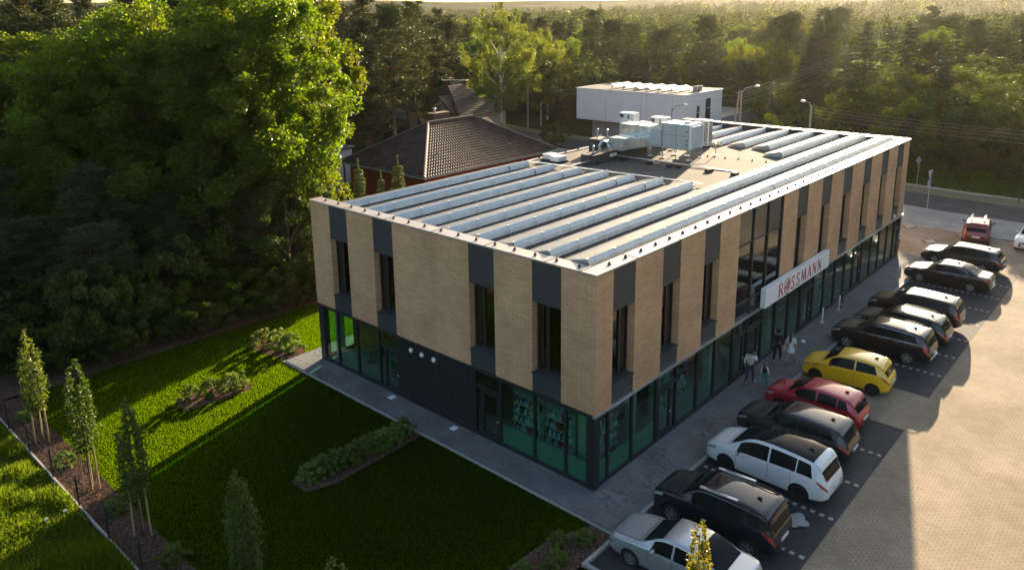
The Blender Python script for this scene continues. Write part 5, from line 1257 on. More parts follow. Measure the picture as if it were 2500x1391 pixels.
for (x, y, lb) in ((20.45, -0.42, 'white bike stand post standing alone on the sidewalk'), (22.9, -0.45, 'white bike stand post right beside the bicycle')):
    t = thing('bike_stand', lb, 'bike stand', (x, y, 0.10), 0, 'white bike stands by the shop glass')
    mb = MB(); mb.box(-.05, -.03, 0, .05, .03, .85); mb.build('post', M['signwhite'], t, bevel=.01)
    mb = MB(); mb.box(-.12, -.1, 0, .12, .1, .012); mb.build('base_plate', M['alu'], t)

# ------------------------------------------------------------------ wire fence on the left
t = thing('wire_fence', 'low dark wire fence with slim posts between lawn strip and weeds', 'fence', (-12.47, 0, 0))
y = 28.7
while y > -6:
    mb = MB(); mb.box(-.025, y-.025, 0, .025, y+.025, 1.3); mb.build('post', M['fencemetal'], t); y -= 2.6
mb = MB()
for z in (.25, .6, .95, 1.25): mb.tube([(0, -6, z), (0, 28.7, z)], .007, 5)
mb.build('wires', M['fencemetal'], t)
mb = MB(); mb.box(-.03, -6, 0, .03, 28.7, .14); mb.build('base_board', M['kerb'], t)

# ------------------------------------------------------------------ street furniture behind
def lamp_post(x, y, h, arm, label, mat='concrete', r=.14, led=False, legs=1):
    t = thing('street_lamp', label, 'street lamp', (x, y, 0), 0, 'street lamps along the road')
    for i in range(legs):
        mb = MB(); mb.tube([(i*.0, i*1.1, 0), (0, i*.25, h)], r, 8, True, r*.65); mb.build('pole', M[mat], t)
    a = Vector(arm)
    mb = MB(); mb.tube([(0, 0, h-.3), (a.x*.25, a.y*.25, h+.25), (a.x, a.y, h+.45)], .035, 6); mb.build('arm', M['metalpole'] if not led else M[mat], t)
    mb = MB()
    if led: mb.prism([(a.x-.1, a.y-.4, h+.42), (a.x+.1, a.y-.4, h+.42), (a.x+.1, a.y+.2, h+.42), (a.x-.1, a.y+.2, h+.42)], (0, 0, .08))
    else: mb.ico((a.x*1.15, a.y*1.15, h+.45), .22+abs(a.x)*.06, .22+abs(a.y)*.06, .14, 2)
    mb.build('lamp_head', M['louvre'], t, smooth=not led)
    return t
lamp_post(63.1, 57.6, 7.0, (-.9, .5, 0), 'concrete street lamp in front of the tall birch, left of the white house')
lamp_post(56.2, 22.0, 8.4, (1.2, -.9, 0), 'double legged concrete street lamp right of the white house', legs=2)
lamp_post(54.6, 14.0, 7.6, (-.6, .5, 0), 'single concrete street lamp behind the far roof edge')
lamp_post(58.6, 31.6, 5.6, (1.0, -1.1, 0), 'thin black lamp with flat head in front of the white house', 'darkpaint', .05, True)
def wires(name_label, a, b, offs, sag):
    t = thing('overhead_wires', name_label, 'power line', a, 0, 'overhead wires along the road')
    d = Vector(b)-Vector(a)
    for (oy, oz) in offs:
        pts = [tuple(d*f+Vector((0, oy, oz-4*sag*f*(1-f)))) for f in np.linspace(0, 1, 14)]
        mb = MB(); mb.tube(pts, .008, 4); mb.build('wire', M['wire'], t)
wires('bundle of overhead wires running right from the double legged lamp into the trees', (56.2, 22.2, 8.2), (118, 24, 15.0), [(0, 0), (.1, -.35), (.1, -.7), (-.1, -1.1)], .9)
wires('overhead wires running right from the single concrete lamp', (54.6, 14.0, 7.5), (52.5, -26, 7.6), [(.1, 0), (.1, -.3), (.1, -.6), (-.1, -1.0)], .7)
wires('faint overhead wires crossing in front of the white house', (56.2, 22.2, 7.9), (63.1, 57.6, 6.8), [(0, 0), (0, -.5)], .7)
def road_sign(x, y, h, rz, label, kind):
    t = thing('road_sign', label, 'road sign', (x, y, 0), rz)
    mb = MB(); mb.cyl((0, 0, 0), (0, 0, h), .035, 8); mb.build('post', M['metalpole'], t)
    if kind == 'diamond':
        mb = MB(); mb.prism([(-.38, -.04, h-.05), (0, -.04, h-.43), (.38, -.04, h-.05), (0, -.04, h+.33)], (0, -.012, 0)); pl = mb.build('plate', M['signwhite'], t)
        mb = MB(); mb.prism([(-.26, -.053, h-.05), (0, -.053, h-.31), (.26, -.053, h-.05), (0, -.053, h+.21)], (0, -.006, 0)); mb.build('yellow_field', M['yellowsign'], pl)
        mb = MB(); mb.prism([(-.36, -.027, h-.05), (0, -.027, h-.41), (.36, -.027, h-.05), (0, -.027, h+.31)], (0, .006, 0)); mb.build('plate_back', M['metalpole'], t)
    else:
        mb = MB(); mb.prism([(-.45, -.05, h+.1), (.45, -.05, h+.1), (0, -.05, h-.68)], (0, -.012, 0)); mb.build('plate', M['paintgrey'], t)
        mb = MB(); mb.box(-.3, -.062, h-1.25, .3, -.05, h-.72); mb.build('plate', M['paintgrey'], t)
        mb = MB(); mb.lathe([(.2, 0), (.12, .06)], n=12); mb.build('foot', M['kerb'], t)
road_sign(58.5, 4.95, 2.75, R(158), 'diamond shaped yellow and white road sign on the far verge', 'diamond')
road_sign(50.5, 2.0, 3.3, R(172), 'grey backed road sign with two plates standing on the apron', 'double')
road_sign(52.0, 37.0, 2.6, R(-30), 'diamond road sign seen beyond the tiled house roof', 'diamond')
mb = MB(); mb.tube([(0, 0, 0), (0, 0, 2.3)], .05, 6); o = mb.build('fence_post', M['pinebark']); o.location = (57.9, -3.4, 0); tag(o, 'thin pale stake standing on the far side of the road', 'stake')

# ------------------------------------------------------------------ houses
def tiled_plane(mb, a, b, c, d, n, lift=.05, waves=0):
    """eave a->b, ridge d->c (c above b); courses as lapped strips"""
    a, b, c, d = map(Vector, (a, b, c, d)); nr = (b-a).cross(d-a).normalized()
    for i in range(n):
        f0, f1 = i/n, (i+1)/n
        p0 = a.lerp(d, f0)+nr*lift; p1 = b.lerp(c, f0)+nr*lift; q1 = b.lerp(c, f1)+nr*.004; q0 = a.lerp(d, f1)+nr*.004
        r0 = a.lerp(d, f0)+nr*.004; r1 = b.lerp(c, f0)+nr*.004
        m_ = max(1, int((p1-p0).length/.30)) if waves else 1
        vs = []; fs = []
        if m_ == 1:
            mb.add([p0, p1, q1, q0, r0, r1], [(0, 1, 2, 3), (4, 5, 1, 0)])
        else:
            for j in range(m_+1):
                g = j/m_
                for gg, hgt in ((g, 0.0), (min(1, g+.5/m_), .055)):
                    vs += [p0.lerp(p1, gg)+nr*hgt, q0.lerp(q1, gg)+nr*hgt, r0.lerp(r1, gg)]
            K = len(vs)//3
            for j in range(K-2): fs += [(3*j, 3*j+3, 3*j+4, 3*j+1), (3*j+2, 3*j+5, 3*j+3, 3*j)]
            mb.add(vs, fs)
M['chimney'] = pmat('brown_chimney', (0.10, 0.05, 0.035), 0.85, 0, 0.2, 4)
H1 = thing('tiled_house', 'low house with big dark brown hip roof and red walls', 'house', (22.7, 34.4, 0))
x0, x1, yA, yB, ze, zr = 0.0, 18.1, 0.0, 12.1, 3.0, 6.55
mb = MB(); mb.box(.7, .7, 0, x1-.7, yB-.7, ze-.1); mb.build('wall', M['redwall'], H1)
mb = MB(); rx0, rx1, ry = 6.05, 12.05, 6.05
tiled_plane(mb, (x0, yA, ze), (x1, yA, ze), (rx1, ry, zr), (rx0, ry, zr), 19, .05, 1)
tiled_plane(mb, (x0, yB, ze), (x0, yA, ze), (rx0, ry, zr), (rx0, ry, zr), 19, .05, 1)
tiled_plane(mb, (x1, yB, ze), (x0, yB, ze), (rx0, ry, zr), (rx1, ry, zr), 19, .05)
tiled_plane(mb, (x1, yA, ze), (x1, yB, ze), (rx1, ry, zr), (rx1, ry, zr), 19, .05)
mb.box(x0+.1, yA+.1, ze-.12, x1-.1, yB-.1, ze-.02)
rf = mb.build('roof', M['rooftile'], H1)
M['ridge'] = pmat('ridge_tile', (0.33, 0.19, 0.14), 0.6, 0, 0.25, 3)
M['ridgedark'] = pmat('dark_ridge_tile', (0.10, 0.068, 0.05), 0.6, 0, 0.25, 3)
for nm_, p, q in (('r', (x0, yA, ze), (rx0, ry, zr)), ('d', (rx0, ry, zr), (rx1, ry, zr)), ('d', (x1, yA, ze), (rx1, ry, zr)), ('d', (x0, yB, ze), (rx0, ry, zr))):
    mb = MB(); P0, P1 = Vector(p)+Vector((0, 0, .06)), Vector(q)+Vector((0, 0, .06)); nseg = int((P1-P0).length/.36)
    for i in range(nseg): mb.tube([P0.lerp(P1, i/nseg), P0.lerp(P1, (i+1.05)/nseg)], .135, 8, True, .105)
    mb.build('ridge_tiles', M['ridge'] if nm_ == 'r' else M['ridgedark'], rf)
mb = MB(); mb.box(x0-.08, yA-.12, ze-.1, x1+.08, yA-.01, ze+.02); mb.box(x0-.12, yA-.01, ze-.1, x0-.01, yB, ze+.02); mb.build('gutter', M['metalpole'], H1)
mb = MB(); mb.cyl((x0+.2, yB-.4, 0), (x0+.2, yB-.4, ze), .08, 8); mb.build('porch_post', M['darkpaint'], H1)
mb = MB(); mb.box(8.2, 7.6, 5.0, 10.4, 8.5, 7.0); mb.box(8.15, 7.55, 7.0, 10.45, 8.55, 7.08); ch = mb.build('chimney', M['chimney'], rf)
mb = MB(); mb.cyl((8.7, 8.0, 7.08), (8.7, 8.0, 7.5), .12, 10); mb.lathe([(.2, 0), (.06, .12)], (8.7, 8.0, 7.5), 12); mb.build('flue_cap', M['alu'], ch)
mb = MB()
tiled_plane(mb, (16, 8.5, 3.4), (22, 11, 3.4), (21.4, 13.0, 4.9), (16.6, 13.0, 4.9), 8, .05)
tiled_plane(mb, (22, 17.5, 3.4), (16, 17.5, 3.4), (16.6, 13, 4.9), (21.4, 13.0, 4.9), 8, .05)
mb.box(16.6, 9.5, 0, 21.4, 17, 3.4); mb.build('side_wing', M['rooftile'], H1)
for (xx, yy) in ((3.6, 2.2), (9.0, 3.6), (12.6, 1.6)):
    mb = MB(); zz = ze+(zr-ze)*yy/ry; mb.box(xx, yy, zz, xx+.25, yy+.3, zz+.16); mb.build('vent_tile', M['ridgedark'], rf)

H2 = thing('gabled_house', 'cream house with brown roof and roof aerial behind the tiled house', 'house', (52, 60, 0))
mb = MB(); mb.box(0, 0, 0, 9, 11, 3.2); mb.prism([(-.02, 1, 0), (-.02, 6.5, 0), (-.02, 6.5, 3.2), (-.02, 3.75, 5.2), (-.02, 1, 3.2)], (.3, 0, 0)); mb.build('wall', M['cream'], H2)
mb = MB()
tiled_plane(mb, (-.6, -.6, 3.1), (9.6, -.6, 3.1), (6.0, 5.5, 6.7), (3.0, 5.5, 6.7), 16, .05)
tiled_plane(mb, (-.6, 11.6, 3.1), (-.6, -.6, 3.1), (3.0, 5.5, 6.7), (3.0, 5.5, 6.7), 16, .05)
tiled_plane(mb, (9.6, 11.6, 3.1), (-.6, 11.6, 3.1), (3.0, 5.5, 6.7), (6.0, 5.5, 6.7), 16, .05)
mb.prism([(-.5, .4, 3.0), (-.5, 3.75, 5.6), (-.5, 3.75, 5.4), (-.5, .6, 2.9)], (3.5, 0, 0)); mb.prism([(-.5, 7.1, 3.0), (-.5, 6.9, 2.9), (-.5, 3.75, 5.4), (-.5, 3.75, 5.6)], (3.5, 0, 0))
rf = mb.build('roof', M['rooftile'], H2)
for (x, y, h) in ((4.2, 6.2, 7.6), (7.2, 3.0, 6.5)):
    mb = MB(); mb.box(x, y, 4.4, x+.9, y+.9, h); mb.build('chimney', M['chimney'], rf)
mb = MB(); mb.box(-.06, 4.3, 1.4, -.02, 5.2, 3.0); w_ = mb.build('window', M['frame'], H2)
mb = MB(); mb.box(-.06, 7.6, 0.6, -.02, 8.8, 2.6); mb.build('window', M['frame'], H2)
t = thing('roof_aerial', 'horizontal television aerial on the brown roof of the cream house', 'aerial', (54.2, 63.2, 6.2))
mb = MB(); mb.cyl((0, 0, 0), (0, 0, 1.5), .03, 6); mb.build('mast', M['metalpole'], t)
mb = MB(); mb.tube([(-.9, 1.5, 1.45), (.9, -1.5, 1.45)], .03, 5)
for i in range(10): f = -1+2*i/9; mb.tube([(-.9*f-.25, 1.5*f-.15, 1.45), (-.9*f+.25, 1.5*f+.15, 1.45)], .012, 4)
for i in range(4): mb.tube([(-.6, -.2+.1*i, .75+.12*i), (.7, -.5+.1*i, .8+.12*i)], .015, 4)
mb.build('dipoles', M['alu'], t)

H3 = thing('white_house', 'white flat roofed cube house with overhanging upper floor and roof panels', 'house', (62.2, 32.0, 0))
mb = MB(); mb.box(0, 0, 2.7, 9.5, 16.2, 6.75); mb.box(3.0, .5, 0, 9, 14, 2.7); mb.build('wall', M['white'], H3)
mb = MB(); mb.box(-.1, -.1, 6.75, 9.6, 16.3, 6.83); mb.build('parapet_cap', M['louvre'], H3)
mb = MB(); mb.box(.3, .3, 6.83, 9.2, 15.9, 6.86); mb.build('roof', M['felt_dark'], H3)
mb = MB(); mb.box(2.0, 1.0, 0, 3.0, 15, 2.7); mb.build('lower_wall', M['greyrender'], H3)
for (xa, xb, za, zb) in ((3.0, 3.6, 2.9, 5.2), (5.2, 6.4, 2.9, 5.9)):
    mb = MB(); mb.box(xa, -.05, za, xb, -.005, zb); wn = mb.build('window', M['frame'], H3)
    mb = MB(); mb.box(xa+.08, -.065, (za+zb)/2+.3, xb-.08, -.05, (za+zb)/2+.38); mb.build('bar', M['louvre'], wn)
mb = MB(); mb.box(-.15, 4.6, 5.4, 0, 4.75, 5.7); mb.build('wall_lamp', M['louvre'], H3)
for i in range(6):
    t = thing('house_solar_array', 'small tilted solar panel on the white house roof', 'solar array', (63.6, 34.0+i*1.75, 6.87), 0, 'solar panels on the white house')
    mb = MB(); mb.prism([(0, 0, .1), (4.2, 0, .1), (4.2, 1.0, .5), (0, 1.0, .5)], (0, -.03, .05)); mb.build('panel', M['galv'], t)
    mb = MB(); mb.box(.2, .85, 0, .3, .95, .45); mb.box(3.9, .85, 0, 4.0, .95, .45); mb.build('support', M['alu'], t)
for (bx_, lb) in ((66.4, 'squat vent on the white house roof, left one of two'), (67.6, 'squat vent on the white house roof, right one of two')):
    mb = MB(); mb.lathe([(.28, 0), (.28, .45), (.40, .45), (.40, .6), (.1, .66)], (bx_, 33.0, 6.86), 12); tag(mb.build('roof_vent', M['concrete']), lb, 'vent')
t = thing('garage', 'grey flat roofed garage attached right of the white house', 'garage', (72.0, 33.2, 0))
mb = MB(); mb.box(0, -1.0, 0, 11, 6, 2.9); mb.build('wall', M['greyrender'], t)
mb = MB(); mb.box(-.0, -1.1, 2.9, 11.1, 6.1, 3.0); mb.build('roof', M['felt_tan'], t)
t = thing('garden_house', 'plain white walled building left of the tiled house behind the maple', 'building', (21.0, 49.0, 0))
mb = MB(); mb.box(0, 0, 0, 5, 6, 3.6); mb.build('wall', M['white'], t)
mb = MB(); mb.box(-.3, -.3, 3.6, 5.3, 6.3, 3.8); mb.build('roof', M['felt_dark'], t)
for (x, y, w_, d_, h, lb) in ((141, 58, 14, 9, 6.0, 'grey roofed house among the trees above the yellow birches'), (168, 22, 16, 10, 7.0, 'grey roofed house far right among the trees'), (120, 18, 6, 6, 4.6, 'small white walled house right of the dark spruces'), (130, 92, 10, 8, 6, 'dim grey house between the birch and the pines')):
    t = thing('distant_house', lb, 'house', (x, y, 0))
    mb = MB(); mb.box(0, 0, 0, w_, d_, h*.6); mb.build('wall', M['white'], t)
    mb = MB(); mb.prism([(-.5, -.5, h*.6), (-.5, d_+.5, h*.6), (-.5, d_/2, h)], (w_+1, 0, 0)); mb.build('roof', M['greyrender'], t)
mb = MB(); mb.box(0, 0, 0, .8, 9, 1.9); o = mb.build('clipped_hedge', M['soil']); o.location = (46, 60, 0); tag(o, 'dark fence like hedge in front of the cream house', 'hedge')

# ------------------------------------------------------------------ vegetation
def leaf_quads(C, size, up=0.35, aspect=0.62, stretch=None):
    """diamond leaves at centres C; returns verts, faces"""
    n = len(C); d = rng.normal(size=(n, 3)); d[:, 2] = d[:, 2]*(0.6) - 0.15
    if stretch is not None: d = d*0.5+stretch
    d /= np.linalg.norm(d, axis=1, keepdims=True)+1e-9
    nn = rng.normal(size=(n, 3)); nn[:, 2] += up*2
    s = np.cross(nn, d); s /= np.linalg.norm(s, axis=1, keepdims=True)+1e-9
    nn = np.cross(d, s)
    L_ = size*(0.7+0.6*rng.random(n))[:, None]; Wd = L_*aspect*0.5
    v = np.stack([C-d*L_*.5, C+s*Wd+nn*L_*.08, C+d*L_*.5, C-s*Wd+nn*L_*.08], 1).reshape(-1, 3)
    f = np.arange(4*n).reshape(n, 4)
    return v, f
def sph(n):
    d = rng.normal(size=(n, 3)); d /= np.linalg.norm(d, axis=1, keepdims=True); return d*(rng.random(n)**(1/2.2))[:, None]
def broadleaf(name, Ht, Rc, zb, nclus, per, leaf, mat, trunk='bark', tr=.28, lump=.22, weep=False):
    zm = zb+(Ht-zb)*.47; hz_up = Ht-zm; hz_dn = zm-zb
    ph = rng.random(6)*6.28; cs = []
    while len(cs) < nclus:
        u = rng.normal(size=3); u /= np.linalg.norm(u); fr = .48+.52*rng.random()**.6
        az = math.atan2(u[1], u[0]); lm = 1+lump*(math.sin(3*az+ph[0]+u[2]*3)+.7*math.sin(5*az+ph[1]-u[2]*4))*.6
        p = np.array([u[0]*Rc*fr*lm, u[1]*Rc*fr*lm, zm+u[2]*(hz_up if u[2] > 0 else hz_dn)*fr])
        cs.append(p)
    cs = np.array(cs)
    cr_ = Rc*(.115+.11*rng.random(nclus))
    n = nclus*per; k = rng.integers(0, nclus, n)
    off = sph(n)*cr_[k][:, None]; off[:, 2] *= .8
    if weep:
        off[:, 2] = -np.abs(rng.random(n))*cr_[k]*1.6; off[:, :2] *= .75
    Cc = cs[k]+off; Cc = Cc[Cc[:, 2] > (.3 if Ht > 2 else .03)]
    v, f = leaf_quads(Cc, leaf, .35, .6, np.array([0, 0, -1.0]) if weep else None)
    crown = np_mesh(name+'_crown', v, f, [mat])
    mb = MB(); mb.tube([(0, 0, -.1), (.05, .02, zm*.5), (-.04, .06, zm), (0, 0, zm+hz_up*.6)], [tr, tr*.8, tr*.5, tr*.15], 8)
    for i in rng.choice(nclus, min(nclus, 12), replace=False):
        c = cs[i]; z0 = max(zb*.7, c[2]-abs(c[0])-abs(c[1])*.5); z0 = min(z0, zm)
        mb.tube([(0, 0, z0), (c[0]*.5, c[1]*.5, (z0+c[2])*.5+.15), tuple(c)], [tr*.35, tr*.22, tr*.05], 5)
    return crown, mb.mesh(name+'_trunk', M[trunk], True)
def pine(name, Ht, Rc, zb, mat, leaf=.42, per=70, dens=1.0):
    cs = []; rs = []; mb = MB(); bend = rng.normal(0, .25, 2)
    P = lambda z: np.array([bend[0]*z/Ht*math.sin(z/Ht*3), bend[1]*z/Ht, z])
    mb.tube([tuple(P(z)) for z in np.linspace(-.1, Ht*.97, 7)], list(np.linspace(.24, .04, 7)), 8)
    z = zb
    while z < Ht-.3:
        f = (z-zb)/(Ht-zb); r = Rc*(.62+.55*f-1.05*f**2.4) if f < .85 else Rc*(.62+.55*f-1.05*f**2.4)
        r = max(.4, r); nb = int(rng.integers(3, 6)*dens)+1; a0 = rng.random()*6.28
        for b in range(nb):
            a = a0+6.28*b/nb+rng.normal(0, .3); rr = r*(.55+.55*rng.random()); o = P(z); tip = o+np.array([rr*math.cos(a), rr*math.sin(a), rr*(.10+.30*f)+rng.normal(0, .15)])
            mb.tube([tuple(o), tuple((o+tip)/2+np.array([0, 0, -.08])), tuple(tip)], [.07, .045, .015], 4)
            for q in (.45, .7, .95):
                if rr*q > .35 or q > .9: cs.append(o+(tip-o)*q+rng.normal(0, .18, 3)+np.array([0, 0, .15])); rs.append(.42+.35*rng.random()+.12*rr)
        z += .55+.5*rng.random()
    cs.append(P(Ht-.2)); rs.append(.5)
    cs = np.array(cs); rs = np.array(rs); n = len(cs)*per; k = rng.integers(0, len(cs), n)
    d = sph(n); d[:, 2] = d[:, 2]*.42; Cc = cs[k]+d*rs[k][:, None]
    v, f = leaf_quads(Cc, leaf, .5, .20, d*1.2+np.array([0, 0, .25]))
    return np_mesh(name+'_crown', v, f, [mat]), mb.mesh(name+'_trunk', M['pinebark'], True)
def spruce(name, Ht, Rc, zb, mat, leaf=.38, per=26, droop=.35, leader=0.0, step=.42):
    Cc = []; dd = []; mb = MB(); mb.tube([(0, 0, -.1), (0, 0, Ht*.5), (0, 0, Ht)], [.02+Ht*.013, Ht*.008, .015], 7)
    z = zb
    while z < Ht*(1-leader):
        f = (z-zb)/(Ht-zb); r = Rc*(1-f)**.85*(.8+.35*rng.random())+.08; nb = 9 if f < .6 else 6; a0 = rng.random()*6.28
        for b in range(nb):
            a = a0+6.28*b/nb+rng.normal(0, .18); rr = r*(.7+.45*rng.random()); ca, sa = math.cos(a), math.sin(a)
            m_ = max(5, int(per*rr)); q = rng.random(m_)**.7
            wd = .18+.22*rr*(1-q)
            lat = rng.normal(0, 1, m_)*wd*.6
            x = q*rr*ca-lat*sa; y = q*rr*sa+lat*ca; zz = z-droop*rr*q**1.2+.22*rr*np.maximum(q-.7, 0)+rng.normal(0, .05, m_)
            Cc.append(np.stack([x, y, zz], 1)); dd.append(np.tile([ca*.9, sa*.9, -.35], (m_, 1)))
            if b % 2 == 0: mb.tube([(0, 0, z), (rr*.9*ca, rr*.9*sa, z-droop*rr*.9)], .018, 3, True, .006)
        z += step*(1+.4*rng.random())
    if leader:
        for zz in np.linspace(Ht*(1-leader), Ht, 8):
            for b in range(5):
                a = rng.random()*6.28; Cc.append(np.array([[.05*math.cos(a), .05*math.sin(a), zz]])); dd.append(np.array([[math.cos(a)*.5, math.sin(a)*.5, 1.0]]))
    Cc = np.concatenate(Cc); dd = np.concatenate(dd)
    v, f = leaf_quads(Cc, leaf, .5, .30, dd*1.4)
    return np_mesh(name+'_crown', v, f, [mat]), mb.mesh(name+'_trunk', M['bark'], True)
TV = {
 'b': [broadleaf('maple', 18, 5.2, .6, 240, 260, .25, M['leaf'], lump=.42), broadleaf('maple', 17, 5.6, 1.0, 230, 260, .25, M['leaf'], lump=.42), broadleaf('broad', 14, 4.6, 2.2, 60, 170, .30, M['leaf2']), broadleaf('broad', 12, 4.6, 1.5, 55, 160, .30, M['leaf2'], lump=.35)],
 'w': [broadleaf('birch', 16, 4.0, 3.5, 190, 120, .20, M['birchleaf'], 'birchbark', .2, .3, True), broadleaf('birch', 13, 3.8, 2.5, 170, 120, .20, M['birchleaf'], 'birchbark', .18, .3, True)],
 'p': [pine('pine', 16, 4.2, 5.5, M['pineneedle']), pine('pine', 15, 4.0, 6.5, M['pineneedle'], per=62), pine('pine', 13, 4.2, 3.5, M['pineneedle'], per=62)],
 's': [spruce('spruce', 14, 3.6, .8, M['spruceneedle']), spruce('spruce', 15, 4.4, .6, M['spruceneedle'], .42, 22, .25, 0, .5)],
 'h': [broadleaf('shrub', 4, 3.0, .2, 46, 150, .22, M['leaf2'], tr=.07), broadleaf('shrub', 4.4, 2.8, .1, 46, 150, .20, M['leaf'], tr=.07)],
}
DIM = {'b': [(18, 5.2), (17, 5.6), (14, 4.6), (12, 4.6)], 'w': [(16, 4.0), (13, 3.8)], 'p': [(16, 4.2), (15, 4.0), (13, 4.2)], 's': [(14, 3.6), (15, 4.4)], 'h': [(4, 3.0), (4.4, 2.8)]}
NAMES = {'b': 'broadleaf_tree', 'w': 'birch_tree', 'p': 'pine_tree', 's': 'spruce_tree', 'h': 'tall_shrub'}
def tree(kind, x, y, h, r, label, group=None, var=None, z=0.0):
    nv = len(TV[kind]); v = rng.integers(0, nv) if var is None else var
    cr_, tk = TV[kind][v]; H0, R0 = DIM[kind][v]
    t = thing(NAMES[kind], label, {'h': 'shrub'}.get(kind, 'tree'), (x, y, z), rng.random()*6.28, group)
    t.scale = (r/R0, r/R0, h/H0)
    inst('trunk', tk, t); inst('crown', cr_, t)
    return t
